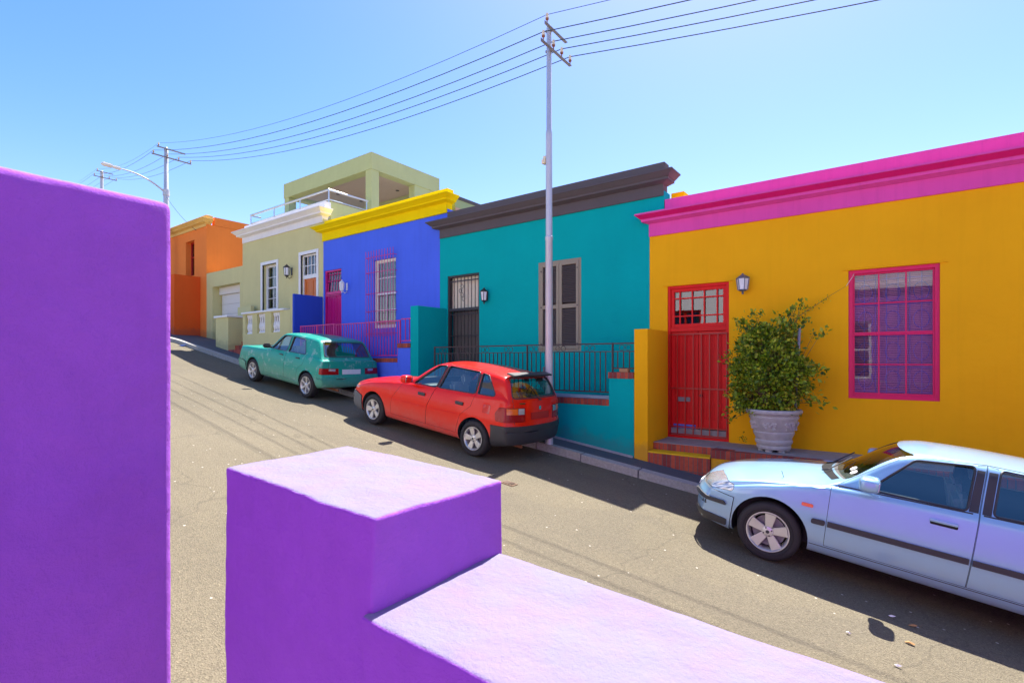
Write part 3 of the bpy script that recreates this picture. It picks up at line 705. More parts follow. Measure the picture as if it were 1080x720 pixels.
# olive front wall with balustrade panels
T = thing('boundary_wall', 'olive boundary wall with three white baluster panels and white coping', 'wall', (-15.7, 8.4, g(-15.7)))
ops = [(-16.97, -16.52, .85, 1.47), (-16.23, -15.73, .86, 1.47), (-15.37, -14.87, .86, 1.47)]
facade(-17.14, -14.315, -.9, 1.50, ops, y=8.35, t=.2).build('wall', M['olive'], T)
MB().box(-17.18, -14.62, 8.31, 8.59, 1.501, 1.56, b=.008).build('coping', M['white'], T)
for o in ops:
    for k in range(4):
        xx = o[0] + (o[1] - o[0]) * (k + .5) / 4; hb = (o[3] - o[2])
        pr = [(.055, 0), (.055, .05), (.03, .08), (.055, .2), (.058, .28), (.03, .42), (.026, .5), (.045, .55), (.055, .60), (.055, 1)]
        pr = [(.055, 0), (.055, .07), (.028, .12), (.058, .32), (.05, .45), (.028, .58), (.028, .78), (.055, .88), (.055, 1)]
        MB().lathe([(r_, o[2] + h_ * hb) for r_, h_ in pr], (xx, 8.45, 0), 10).build('baluster', M['white'], T, smooth=True)
b = MB(); b.box(-17.1, -14.32, 8.556, FY - .004, -.9, .3)
o = b.build('stoep', M['concrete']); recenter(o, (-15.7, 8.9, .3)); tag(o, 'olive house stoep floor behind white baluster panels', 'stoep')
T = thing('gate_pier', 'square olive gate pier with white cap beside brick steps', 'pier', (-18.6, 8.45, g(-18.6)))
MB().box(-19.05, -18.15, 8.352, 9.0, -.3, 1.47, b=.006).build('shaft', M['olive'], T)
MB().box(-19.10, -18.10, 8.30, 9.05, 1.471, 1.54, b=.006).build('cap', M['white'], T)
T = thing('front_steps', 'terracotta brick steps between olive gate pier and olive wall', 'steps', (-17.6, 8.5, g(-17.6)))
zt = g(-17.6) + .1
for k in range(4): MB().box(-18.14, -17.15, 8.36 + k * .22, FY - .004, zt - .5, zt + .14 + k * .15).build('step', M['brick'], T)
o = MB().box(-18.95, -18.0, 9.05, 9.17, .3, 1.9, b=.005).build('boundary_wall', M['olive']); recenter(o, (-18.5, 9.1, .3)); tag(o, 'short olive wall between the white garage door and pier', 'wall')
o = MB().box(-17.9, -17.25, 9.18, 9.28, .9, 1.55, b=.01).build('planter_box', M['burgundy']); recenter(o, (-17.6, 9.2, .9)); tag(o, 'dark burgundy box at the top of the terracotta steps', 'box')

# lamp on yellow wall
wall_lamp(-2.03, 1.10, 1.45, 'blue grey half lantern above the potted bush on yellow wall', M['lampblue'], .22)

# ------------------------------------------------------------------ purple walls, near side
def raised(pts_top, z0, name, label, inset=.03):
    b = MB(); bm = b.bm
    top = [bm.verts.new(p) for p in pts_top]; bot = [bm.verts.new((p[0], p[1], z0)) for p in pts_top]
    n = len(top); bm.faces.new(top); bm.faces.new(bot[::-1])
    for i in range(n): bm.faces.new((bot[i], bot[(i + 1) % n], top[(i + 1) % n], top[i]))
    return b
def lumpy(b, cut, amp, seed, bev=.02, segs=3):
    bm = b.bm
    bmesh.ops.recalc_face_normals(bm, faces=bm.faces)
    bmesh.ops.bevel(bm, geom=list(bm.edges), offset=bev, segments=segs, affect='EDGES', profile=.5)
    xs = [v.co.copy() for v in bm.verts]
    for ax in range(3):
        lo, hi = min(c[ax] for c in xs), max(c[ax] for c in xs); k = lo + cut
        while k < hi - cut * .3:
            no = [0, 0, 0]; no[ax] = 1; co = [0, 0, 0]; co[ax] = k
            bmesh.ops.bisect_plane(bm, geom=bm.verts[:] + bm.edges[:] + bm.faces[:], plane_co=co, plane_no=no); k += cut
    bmesh.ops.triangulate(bm, faces=bm.faces)
    from mathutils import noise as mn
    for v in bm.verts:
        p = v.co * 5 + Vector((seed, 0, 0)); q = v.co * 22 + Vector((0, seed, 0))
        v.co += mn.noise_vector(p) * amp + mn.noise_vector(q) * amp * .35 + mn.noise_vector(v.co * 60) * amp * .22
    return b
PW = thing('stepped_garden_wall', 'low purple parapet wall with raised square pillar above a lower ledge', 'wall', (-.9, .95, -1.6))
b = raised([(-1.611, .733, -.3195), (-.925, .733, -.3505), (-.925, 1.20, -.3505), (-1.655, 1.20, -.3175)], -2.6, '', '')
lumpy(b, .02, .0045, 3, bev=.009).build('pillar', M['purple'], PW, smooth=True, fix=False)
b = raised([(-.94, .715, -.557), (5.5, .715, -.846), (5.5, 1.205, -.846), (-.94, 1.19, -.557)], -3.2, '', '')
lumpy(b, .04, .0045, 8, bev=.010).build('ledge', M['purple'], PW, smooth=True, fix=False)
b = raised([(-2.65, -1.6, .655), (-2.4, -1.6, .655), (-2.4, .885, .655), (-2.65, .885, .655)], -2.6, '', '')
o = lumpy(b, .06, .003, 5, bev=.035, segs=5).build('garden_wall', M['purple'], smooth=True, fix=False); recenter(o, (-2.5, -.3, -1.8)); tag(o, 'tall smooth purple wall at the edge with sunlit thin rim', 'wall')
o = MB().box(-2.395, 5.5, -1.6, .71, -2.8, -1.62).build('stoep', M['concrete']); recenter(o, (1, -.4, -1.62)); tag(o, 'concrete stoep floor behind the purple parapet wall', 'stoep')
# houses on the near side of the street (they reflect in glass and paint, and bounce the sun; neighbours made tall and pale for that)
def near_house(x0, x1, y, z0, z1, m, trim, label, wins):
    t = thing('terraced_house', label, 'house', ((x0 + x1) / 2, y, z0))
    facade(x0, x1, z0, z1, [w[:4] for w in wins], y=y - .3, t=.3).build('wall', m, t)
    MB().box(x0, x1, y - 6, y - .31, z0, z1 - .2).build('rear_volume', m, t)
    b = MB(); b.box(x0 - .05, x1 + .05, y - .28, y + .14, z1 - .001 + .0, z1 + .14); b.box(x0, x1, y - .28, y + .04, z1 + .141, z1 + .5); b.build('cornice', trim, t)
    for w in wins:
        f = MB(); frame(f, w[0], w[1], w[2], w[3], y - .12, y - .05, .07); f.box((w[0] + w[1]) / 2 - .03, (w[0] + w[1]) / 2 + .03, y - .11, y - .06, w[2] + .07, w[3] - .07)
        f.box(w[0] + .07, w[1] - .07, y - .112, y - .062, (w[2] + w[3]) / 2 - .03, (w[2] + w[3]) / 2 + .03)
        f = f.build('window', w[4], t); MB().box(w[0] + .07, w[1] - .07, y - .16, y - .15, w[2] + .07, w[3] - .07).build('pane', M['glass'], f)
    return t
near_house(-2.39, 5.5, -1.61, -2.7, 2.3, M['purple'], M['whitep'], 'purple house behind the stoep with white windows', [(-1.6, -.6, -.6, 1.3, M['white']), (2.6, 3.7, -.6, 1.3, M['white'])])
near_house(-12, -2.68, -.9, -1.9, 5.2, M['whitep'], M['charcoal'], 'white house with red windows across from the blue house', [(-10.5, -9.3, .0, 1.9, M['red']), (-7, -5.8, .0, 1.9, M['red']), (-4.6, -3.5, -.3, 1.8, M['red'])])
near_house(5.6, 15, -.9, -4.2, 3.4, M['creamy'], M['whitep'], 'cream house downhill of the purple house', [(7, 8.2, -1.8, .2, M['white']), (11, 12.2, -1.8, .2, M['white'])])

# ------------------------------------------------------------------ poles and wires
def utility_pole(name, x, y, zb, zt, label, r=(.072, .062, .048, .044), armk=1.0, dz=0):
    t = thing(name, label, 'utility pole', (x, y, zb), 'utility poles along the street'); H = zt - zb
    z1, z2 = zb + H * .49, zb + H * .745
    MB().lathe([(r[0], zb - .3), (r[0], zb + .3), (r[1], z1 - .01), (r[1] + .006, z1), (r[1] + .006, z1 + .06), (r[1] - .004, z1 + .07), (r[1] - .006, z2 - .02), (r[2] + .010, z2), (r[2] + .004, z2 + .05), (r[2], z2 + .06), (r[3], zt), (r[3] * .7, zt + .03)], (x, y, 0), 20).build('pole', M['steel'], t, smooth=True)
    xa = x + r[3] + .02
    out = []
    for zz, ya, yb, ins in ((zt - .06, -.25, .45, (-.21,)), (zt - .42, -.37, .60, (-.33, 0.0, .28, .58))):
        a = MB()
        ya, yb = ya * armk, yb * armk
        a.box(xa, xa + .055, y + ya, y + yb, zz - .03, zz - .022); a.box(xa, xa + .008, y + ya, y + yb, zz - .022, zz + .03)
        a.box(x - .06, xa, y - .03, y + .03, zz - .02, zz + .015)
        arm = a.build('crossarm', M['armsteel'], t)
        for q in ins:
            yy = y + q * armk
            i = MB(); i.lathe([(.010, zz - .02), (.010, zz + .05), (.028, zz + .052), (.030, zz + .075), (.012, zz + .08)], (xa + .03, yy, 0), 10)
            i = i.build('insulator_pin', M['rustpor'], t)
            MB().lathe([(.026, zz + .07), (.032, zz + .09), (.024, zz + .11), (.028, zz + .14), (.018, zz + .165), (.006, zz + .17)], (xa + .03, yy, 0), 12).build('insulator', M['porcelain'], i, smooth=True)
            out.append((xa + .03, yy, zz + .14))
    b = MB(); b.box(x - r[1] - .07, x - r[1] + .01, y - .05, y + .05, z2 - .52, z2 - .44, b=.01); b.box(x - r[1] - .05, x - r[1] + .01, y - .03, y + .03, z2 - .44, z2 - .38, b=.008)
    b.build('clamp', M['porcelain'], t)
    return t, out
P1, w1 = utility_pole('utility_pole', -4.95, 7.80, g(-4.95) + .12, 5.93, 'tall pale steel pole rising behind the red hatchback')
P2, w2 = utility_pole('utility_pole', -24.9, 8.92, g(-24.9) + .12, 9.02, 'distant steel pole carrying a curved street lamp arm', r=(.12, .11, .09, .075), armk=1.55)
P3, w3 = utility_pole('utility_pole', -42, 11.3, g(-42) + .1, 12.45, 'farthest pole showing only crossarms above the purple wall', r=(.12, .11, .1, .09), armk=1.3)
b = MB(); b.box(-5.045, -5.005, 7.74, 7.86, g(-4.95) + 1.1, g(-4.95) + 1.5, b=.006); b.build('cable_guard', M['greypl'], P1)
L = thing('street_lamp', 'curved street lamp arm with long white head above purple wall', 'street lamp', (-24.9, 8.9, 7.2))
b = MB(); pts = []
for i in range(13):
    u = i / 12; pts.append((-24.9, 8.85 - 1.5 * u ** 1.0, 7.15 + .52 * (1 - (1 - u) ** 2.2)))
b.tube(pts, [.04 - .014 * i / 12 for i in range(13)], 8); b.lathe([(.13, 7.0), (.13, 7.25)], (-24.9, 8.92, 0), 12)
b.build('arm', M['steel'], L, smooth=True)
b = MB(); c = Vector(pts[-1]); b.obox(c + Vector((0, -.16, .0)), (1, 0, 0), (0, 1, -.05), (0, .05, 1), .08, .14, .05, b=.03); b.obox(c + Vector((0, -.48, .02)), (1, 0, 0), (0, 1, -.03), (0, 0, 1), .11, .19, .06, b=.04)
b.build('lamp_head', M['whitep'], L)
names = ['thinnest overhead wire strung from the top insulator of the tall pole', 'second highest overhead wire at the streetward tip of lower crossarm', 'overhead wire over the middle of the pale steel pole', 'overhead wire just below the middle one on the crossarm', 'lowest overhead wire at the house end of lower crossarm']
for i in range(5):
    p0 = Vector((18, w1[i][1] - .1, w1[i][2] - .1325 * 23)); pp = [p0, Vector(w1[i]), Vector(w2[i]), Vector(w3[i]), Vector(w3[i]) + Vector((-22, 1.5, 2.4))]
    pts = []
    for a, c, sag in zip(pp[:-1], pp[1:], (.42, .55, .35, .3)):
        for k in range(16):
            u = k / 16; p = a.lerp(c, u); p.z -= sag * 4 * u * (1 - u); pts.append(p)
    pts.append(pp[-1])
    o = MB().tube(pts,   .005 if i == 0 else .0078, 6).build('overhead_wire', M['wire'], smooth=True); recenter(o, w1[i]); tag(o, names[i], 'wire', 'overhead wires along the street')
# service wire to the orange house
pts = []
for k in range(13):
    u = k / 12; p = Vector((-24.9, 8.9, 7.0)).lerp(Vector((-22.9, 9.28, 5.3)), u); p.z -= .5 * u * (1 - u); pts.append(p)
o = MB().tube(pts, .008, 5).build('service_wire', M['wire']); recenter(o, pts[0]); tag(o, 'thin drop wire from distant pole to the orange house', 'wire')

# ------------------------------------------------------------------ planter and bush
PX, PY, PZ = -1.51, 8.88, -1.402
T = thing('planter', 'large weathered stone urn planter on the grey stoep', 'planter', (PX, PY, PZ))
b = MB(); b.lathe([(.20, .04), (.235, .045), (.245, .075), (.235, .10), (.245, .115), (.262, .14), (.265, .17), (.250, .19), (.258, .22), (.285, .27), (.292, .30), (.280, .315), (.290, .33), (.335, .50), (.350, .52), (.352, .54), (.340, .555), (.352, .575), (.385, .59), (.398, .61), (.398, .635), (.385, .65), (.345, .652), (.335, .60), (.0, .58)], (PX, PY, PZ), 48)
b.build('pot', M['stone'], T, smooth=True)
for k in range(6): a = k * math.pi / 3 + .3; MB().lathe([(.05, 0), (.055, .03), (.04, .045)], (PX + .17 * math.cos(a), PY + .17 * math.sin(a), PZ), 10).build('foot', M['stone'], T)
rr = random.Random(4)
for k in range(5):   # carved swags and rosettes
    a = -math.pi / 2 + (k - 2) * .95; b = MB()
    for q in range(26):
        aa = a + rr.uniform(-.26, .26); hh = .41 + rr.uniform(-.055, .055) - .25 * abs(aa - a) ** 2; rad = .292 + (hh - .33) * .265 + .004
        s_ = rr.uniform(.012, .024); b.lathe([(.001, -s_ * .5), (s_, -s_ * .2), (s_, s_ * .2), (.001, s_ * .5)], (PX + rad * math.cos(aa), PY + rad * math.sin(aa), PZ + hh), 6, 'y')
    b.build('relief', M['stone'], T, smooth=True)
MB().lathe([(.33, .60), (.2, .62), (.01, .63)], (PX, PY, PZ), 20).build('soil', M['soil'], T)
def leafmat(name, stops):
    m, nt, b = newmat(name)
    ge = nt.nodes.new('ShaderNodeNewGeometry')
    c = ramp(nt, ge.outputs['Random Per Island'], stops)
    nt.links.new(c, b.inputs['Base Color']); b.inputs['Roughness'].default_value = .45
    out = [n for n in nt.nodes if n.type == 'OUTPUT_MATERIAL'][0]
    tl = nt.nodes.new('ShaderNodeBsdfTranslucent'); nt.links.new(c, tl.inputs[0])
    mx = nt.nodes.new('ShaderNodeMixShader'); mx.inputs[0].default_value = .3
    nt.links.new(b.outputs[0], mx.inputs[1]); nt.links.new(tl.outputs[0], mx.inputs[2]); nt.links.new(mx.outputs[0], out.inputs[0])
    return m
LEAF = leafmat('bush leaf', [(0, (.04, .09, .006)), (.35, (.14, .24, .010)), (.75, (.34, .46, .02)), (1, (.58, .54, .04))])
T = thing('potted_bush', 'dense bushy green climber spilling from the stone urn', 'plant', (PX, PY, PZ + .62))
rr = random.Random(11)
def leaf(b, p, d, s):
    d = d.normalized(); a = d.cross(Vector((rr.uniform(-1, 1), rr.uniform(-1, 1), rr.uniform(-.3, 1))))
    if a.length < .1: a = d.cross(Vector((0, 0, 1)))
    a.normalize(); n = d.cross(a)
    p0, p1 = p, p + d * s; m0, m1 = p + d * s * .45 + a * s * .30 - n * s * .08, p + d * s * .45 - a * s * .30 - n * s * .08
    v = [b.bm.verts.new(q) for q in (p0, m0, p1, m1)]
    b.bm.faces.new((v[0], v[1], v[2])); b.bm.faces.new((v[0], v[2], v[3]))
lv, tw = MB(), MB()
base = Vector((PX, PY, PZ + .62))
cx, cy, cz = -1.60, 8.84, -.12
stems = []
for k in range(400):
    while True:
        u = Vector((rr.uniform(-1, 1), rr.uniform(-1, 1), rr.uniform(-1, 1)))
        if .25 < u.length < 1: break
    mx_ = max(abs(u.x), abs(u.z)); u = u * (1 + .22 * (1 - abs(abs(u.x) - abs(u.z)))) if rr.random() < .7 else u
    wob = 1 + .16 * math.sin(5 * u.z + 3 * u.x) + rr.uniform(-.12, .12)
    p = Vector((cx + .03 + u.x * .47 * wob * (1.05 - .12 * u.z), cy + u.y * .36, cz + u.z * .70 * wob))
    if p.z < -.75 and abs(p.x - PX) < .3: p.z = -.72
    stems.append((p, rr.randint(26, 44)))
for p in ((-2.14, 8.8, .10), (-2.18, 8.75, .02), (-1.3, 9, .72), (-1.22, 9, .80), (-1.42, 8.9, .66), (-1.9, 8.8, .60), (-1.72, 8.8, .66), (-2.05, 8.8, .62), (-1.78, 8.9, .74), (-1.25, 8.95, .78), (-1.16, 9, .86), (-.98, 8.9, .38), (-.88, 8.9, .40), (-.86, 8.9, -.18), (-.9, 8.8, -.12), (-.93, 8.7, -.55), (-2.12, 8.7, -.8), (-2.05, 8.7, -.92), (-1.98, 8.75, -.7), (-.86, 8.75, -.62), (-1.2, 9.0, .62), (-1.1, 9.0, .6)):
    stems.append((Vector(p), rr.randint(12, 22)))
for p, n in stems:
    o0 = base + Vector((rr.uniform(-.1, .1), rr.uniform(-.08, .08), 0)); mid = o0.lerp(p, .5) + Vector((rr.uniform(-.08, .08), rr.uniform(-.05, .05), .06))
    if n < 24 or rr.random() < .45: tw.tube([o0, mid, p], [.006, .0045, .002], 4)
    out = (p - Vector((cx, cy, cz))); out.normalize()
    for k in range(n):
        q = p + Vector((rr.gauss(0, .055), rr.gauss(0, .05), rr.gauss(0, .05)))
        if q.y > FY - .03: q.y = FY - .03
        leaf(lv, q, out * .7 + Vector((rr.uniform(-1, 1), rr.uniform(-1, 1), rr.uniform(-.8, .9))), rr.choice((.035, .045, .055, .07, .085)) * rr.uniform(.8, 1.15))
# long shoot towards the window
pts = [Vector((-1.35, 9.0, .35)), Vector((-1.2, 9.1, .68)), Vector((-1.02, 9.2, .82)), Vector((-.80, 9.22, .98)), Vector((-.58, 9.24, 1.12))]
tw.tube(pts, [.008, .006, .004, .003, .0015], 5)
for a, c in zip(pts[:-2], pts[1:-1]):
    for k in range(30):
        q = a.lerp(c, rr.random()); leaf(lv, q + Vector((rr.gauss(0, .022), rr.gauss(0, .02), rr.gauss(0, .025))), Vector((rr.uniform(-.3, 1), rr.uniform(-1, .3), rr.uniform(-.5, .8))), rr.uniform(.025, .045))
lv.build('foliage', LEAF, T, fix=False); tw.build('branches', M['bark'], T)
o = MB().tube([(-1.225, 8.98, PZ + .60), (-1.17, 9.0, .50)], .020, 8).build('garden_stake', M['bluepipe']); recenter(o, (-1.225, 8.98, PZ + .6)); tag(o, 'grey blue stake standing in the stone urn beside the bush', 'stake')
o = MB().tube([(-.58, 9.24, 1.12), (-.50, 9.27, 1.26), (-.49, 9.31, 1.30)], .003, 4).build('string', M['paperw']); recenter(o, (-.58, 9.24, 1.12)); tag(o, 'thin string tying the long shoot to the crimson window', 'string')
w_ = MB(); 
for k in range(30): leaf(w_, Vector((-2.0 + rr.gauss(0, .035), 9.1, -1.34 + abs(rr.gauss(0, .06)))), Vector((rr.uniform(-1, 1), rr.uniform(-1, 0), rr.uniform(0, 1))), .035)
o = w_.build('weed', LEAF, fix=False); recenter(o, (-2.0, 9.1, -1.4)); tag(o, 'tiny green weed on stoep beside the stone urn', 'plant')

# ------------------------------------------------------------------ litter and small ironwork on the road
def scrap(name, x, y, s, m, label, cat):
    b = MB(); rs = random.Random(int(x * 100)); z = g(x) + .008; n = 7; vs = []
    for k in range(n):
        a = 2 * math.pi * k / n; r_ = s * rs.uniform(.5, 1); vs.append((x + r_ * math.cos(a) * 1.5, y + r_ * math.sin(a) * .7, z + rs.uniform(0, .014)))
    top = [b.bm.verts.new(v) for v in vs]; c = b.bm.verts.new((x, y, z + .018)); c2 = b.bm.verts.new((x, y, z - .002))
    for k in range(n): b.bm.faces.new((top[k], top[(k + 1) % n], c)); b.bm.faces.new((top[(k + 1) % n], top[k], c2))
    o = b.build(name, m); recenter(o, (x, y, z)); tag(o, label, cat)
scrap('dry_leaf', .13, 5.62, .032, M['brown'], 'curled brown leaf on the shaded asphalt below the blue car mirror', 'leaf')
scrap('dry_leaf', .10, 5.25, .03, M['brown'], 'brown leaf in the sun beside the mirror shadow of blue car', 'leaf')
scrap('paper_scrap', -.02, 5.66, .022, M['paperw'], 'tiny white scrap in the shade of the blue car', 'litter')
scrap('paper_scrap', .02, 4.78, .02, M['paperw'], 'white paper scrap on sunlit road above the purple ledge', 'litter')
scrap('paper_scrap', -.30, 5.02, .016, M['paperw'], 'small white scrap on the road left of the mirror shadow', 'litter')
scrap('paper_scrap', -4.9, 3.2, .03, M['paperw'], 'white scrap on the road behind the purple pillar', 'litter')
scrap('blue_scrap', -19.9, 7.62, .16, M['plasticblue'], 'flat blue plastic scrap in the gutter beside the kerb', 'litter')
scrap('yellow_scrap', -19.2, 7.78, .14, M['yellowline'], 'yellow scrap on the far kerb near the blue one', 'litter')
X0, Y0_ = -4.28, 5.72
T = thing('drain_cover', 'small rusty iron valve cover set in the sunlit road', 'drain cover', (X0, Y0_, g(X0)))
b = MB(); a_ = Vector((1, 0, -.1325)).normalized(); n_ = Vector((.1325, 0, 1)).normalized()
b.obox((X0, Y0_, g(X0) + .004), a_, (0, 1, 0), n_,   .10, .07, .006); b.build('frame', simple('rusty cast iron', (.16, .09, .05), .8, var=.4, nscale=30, bmp=.5), T)
b = MB(); b.obox((X0, Y0_, g(X0) + .011), a_, (0, 1, 0), n_, .08, .05, .004, b=.002)
for k in range(4): b.obox((X0 - .06 + k * .04, Y0_, g(X0) + .0165), a_, (0, 1, 0), n_, .006, .04, .002)
b.build('lid', simple('rust brown lid', (.10, .06, .04), .85, var=.4, nscale=40), T)
# ------------------------------------------------------------------ cars
def pchip(kn, x):
    if x <= kn[0][0]: return kn[0][1]
    if x >= kn[-1][0]: return kn[-1][1]
    n = len(kn); i = 0
    while x > kn[i + 1][0]: i += 1
    def sl(j):
        if j <= 0 or j >= n - 1: return 0 if 0 else ((kn[1][1] - kn[0][1]) / (kn[1][0] - kn[0][0]) if j <= 0 else (kn[-1][1] - kn[-2][1]) / (kn[-1][0] - kn[-2][0]))
        h0, h1 = kn[j][0] - kn[j - 1][0], kn[j + 1][0] - kn[j][0]; d0, d1 = (kn[j][1] - kn[j - 1][1]) / h0, (kn[j + 1][1] - kn[j][1]) / h1
        if d0 * d1 <= 0: return 0
        return (h0 + h1) * 3 / ((2 * h1 + h0) / d0 + (h1 + 2 * h0) / d1)
    h = kn[i + 1][0] - kn[i][0]; t = (x - kn[i][0]) / h; y0, y1, m0, m1 = kn[i][1], kn[i + 1][1], sl(i) * h, sl(i + 1) * h
    return (2 * t ** 3 - 3 * t ** 2 + 1) * y0 + (t ** 3 - 2 * t ** 2 + t) * m0 + (-2 * t ** 3 + 3 * t ** 2) * y1 + (t ** 3 - t ** 2) * m1
def ring(sp, x, ins=0.0, zfloor=None):
    w = pchip(sp['w'], x) - ins; zt = pchip(sp['zt'], x) - ins; cr = pchip(sp['crown'], x); ze = zt - cr
    z0 = pchip(sp['z0'], x) if zfloor is None else zfloor
    zb = min(pchip(sp['zb'], x), ze - .014)
    def side(z):
        t = z - .55; return w - (.30 * t * t if t > 0 else .50 * t * t)
    pts = []
    yb = side(z0 + .05) - .05
    for i in range(6): pts.append((yb * i / 5, z0))
    pts += [(side(z0 + .03) - .012, z0 + .012), (side(z0 + .05), z0 + .04)]
    N = 12
    for i in range(1, N + 1): z = z0 + .04 + (zb - z0 - .04) * i / N; pts.append((side(z), z))
    ysb = side(zb); yg = ysb - .034
    pts += [(ysb - .014, zb + .008), (yg, zb + .013)]
    hz = max(0, ze - zb - .013); tb = sp['tumble']
    c = min(.055, hz * .4)
    for i in range(1, 8): z = zb + .013 + (hz - c) * i / 7; pts.append((yg - tb * (z - zb), z))
    ye = yg - tb * (ze - zb)
    A = (yg - tb * (ze - c - zb), ze - c); B = (ye, ze + cr * .05); rr_ = min(.10, .02 + c * 1.6); yC = ye - rr_; C_ = (yC, ze + cr * (1 - (yC / max(ye, .1)) ** 2))
    for i in range(1, 7):
        t = i / 6; pts.append(((1 - t) ** 2 * A[0] + 2 * t * (1 - t) * B[0] + t * t * C_[0], (1 - t) ** 2 * A[1] + 2 * t * (1 - t) * B[1] + t * t * C_[1]))
    for i in range(1, 9):
        y = yC * (1 - i / 8); pts.append((y, ze + cr * (1 - (y / max(ye, .1)) ** 2)))
    # soften
    for _ in range(2):
        q = pts[:]
        for i in range(6, len(pts) - 1):
            q[i] = ((pts[i - 1][0] + 2 * pts[i][0] + pts[i + 1][0]) / 4, (pts[i - 1][1] + 2 * pts[i][1] + pts[i + 1][1]) / 4)
        pts = q
    return pts
def loft(sp, ins=0, xr=None, zfloor=None, step=.045):
    x0, x1 = (sp['x0'], sp['x1']) if xr is None else xr
    n = int((x1 - x0) / step); xs = [x0 + (x1 - x0) * i / n for i in range(n + 1)]
    st = [(x, 1.0) for x in xs]
    if xr is None:
        st = [(x0 - .035, .05), (x0 - .034, .35), (x0 - .026, .68), (x0 - .012, .88)] + st + [(x1 + .010, .90), (x1 + .022, .70), (x1 + .030, .35), (x1 + .031, .05)]
    bm = bmesh.new(); rows = []
    w = sp['W']
    for x, s in st:
        pr = ring(sp, min(max(x, x0), x1), ins, zfloor); zc = .42 if x < 1 else .5
        full = [(-y, z) for y, z in pr[::-1]] + pr[1:-1]
        row = []
        for y, z in full:
            z = zc + (z - zc) * s; xx = x; a = min(1, abs(y) / w)
            if xr is None or True:
                f0 = max(0, 1 - (x - sp['x0']) / .75); f1 = max(0, 1 - (sp['x1'] - x) / .55)
                xx += sp['kf'] * a ** 2.8 * f0 ** 1.3; xx -= sp['kr'] * a ** 3 * f1 ** 1.3
                if sp.get('kw') and z > .9: 
                    f = max(0, 1 - abs(x - sp['xw']) / .75); xx += sp['kw'] * a * a * f
            row.append(bm.verts.new((xx, y, z)))
        rows.append(row)
    m = len(rows[0])
    for i in range(len(rows) - 1):
        for k in range(m): bm.faces.new((rows[i][k], rows[i][(k + 1) % m], rows[i + 1][(k + 1) % m], rows[i + 1][k]))
    bm.faces.new(rows[0][::-1]); bm.faces.new(rows[-1])
    bmesh.ops.triangulate(bm, faces=[f for f in bm.faces if len(f.verts) > 4])
    bmesh.ops.recalc_face_normals(bm, faces=bm.faces)
    return bm
def tmpobj(bm, name='tmp'):
    me = bpy.data.meshes.new(name); bm.to_mesh(me); bm.free(); o = bpy.data.objects.new(name, me); COL.objects.link(o); return o
def prism(poly, axis, a, c):
    """axis 'y': poly in (x,z) extruded from y=a..c; axis 'x': poly in (y,z)"""
    bm = bmesh.new()
    f = (lambda u, v, w: (u, w, v)) if axis == 'y' else (lambda u, v, w: (w, u, v))
    A = [bm.verts.new(f(u, v, a)) for u, v in poly]; C_ = [bm.verts.new(f(u, v, c)) for u, v in poly]; n = len(A)
    bm.faces.new(A); bm.faces.new(C_[::-1])
    for i in range(n): bm.faces.new((A[i], C_[i], C_[(i + 1) % n], A[(i + 1) % n]))
    bmesh.ops.recalc_face_normals(bm, faces=bm.faces)
    return tmpobj(bm)
def grow(poly, d):
    n = len(poly); cx = sum(p[0] for p in poly) / n; cz = sum(p[1] for p in poly) / n; out = []
    ar = sum(poly[i][0] * poly[(i + 1) % n][1] - poly[(i + 1) % n][0] * poly[i][1] for i in range(n)); sg = 1 if ar > 0 else -1
    for i in range(n):
        p0, p1, p2 = Vector(poly[i - 1]), Vector(poly[i]), Vector(poly[(i + 1) % n])
        e1, e2 = (p1 - p0).normalized(), (p2 - p1).normalized(); n1 = Vector((e1.y, -e1.x)) * sg; n2 = Vector((e2.y, -e2.x)) * sg
        nn = (n1 + n2); nn = nn.normalized() if nn.length > .1 else n1
        k = d / max(.5, nn.dot(n1)); out.append((p1.x + nn.x * k, p1.y + nn.y * k))
    return out
def roundpoly(poly, r, n=4):
    out = []; N = len(poly)
    for i in range(N):
        p0, p1, p2 = Vector(poly[i - 1]), Vector(poly[i]), Vector(poly[(i + 1) % N])
        a = min(r, (p1 - p0).length * .4); c = min(r, (p2 - p1).length * .4)
        A = p1 + (p0 - p1).normalized() * a; C_ = p1 + (p2 - p1).normalized() * c
        for k in range(n + 1):
            t = k / n; q = A * (1 - t) ** 2 + p1 * 2 * t * (1 - t) + C_ * t * t; out.append((q.x, q.y))
    return out
def boolean(o, cut, op, keep=False):
    md = o.modifiers.new('b', 'BOOLEAN'); md.operation = op; md.object = cut; md.solver = 'EXACT'
    dg = bpy.context.evaluated_depsgraph_get(); dg.update()
    me = bpy.data.meshes.new_from_object(o.evaluated_get(dg)); o.modifiers.clear()
    old = o.data; o.data = me; bpy.data.meshes.remove(old)
    if not keep: mc = cut.data; bpy.data.objects.remove(cut); bpy.data.meshes.remove(mc)
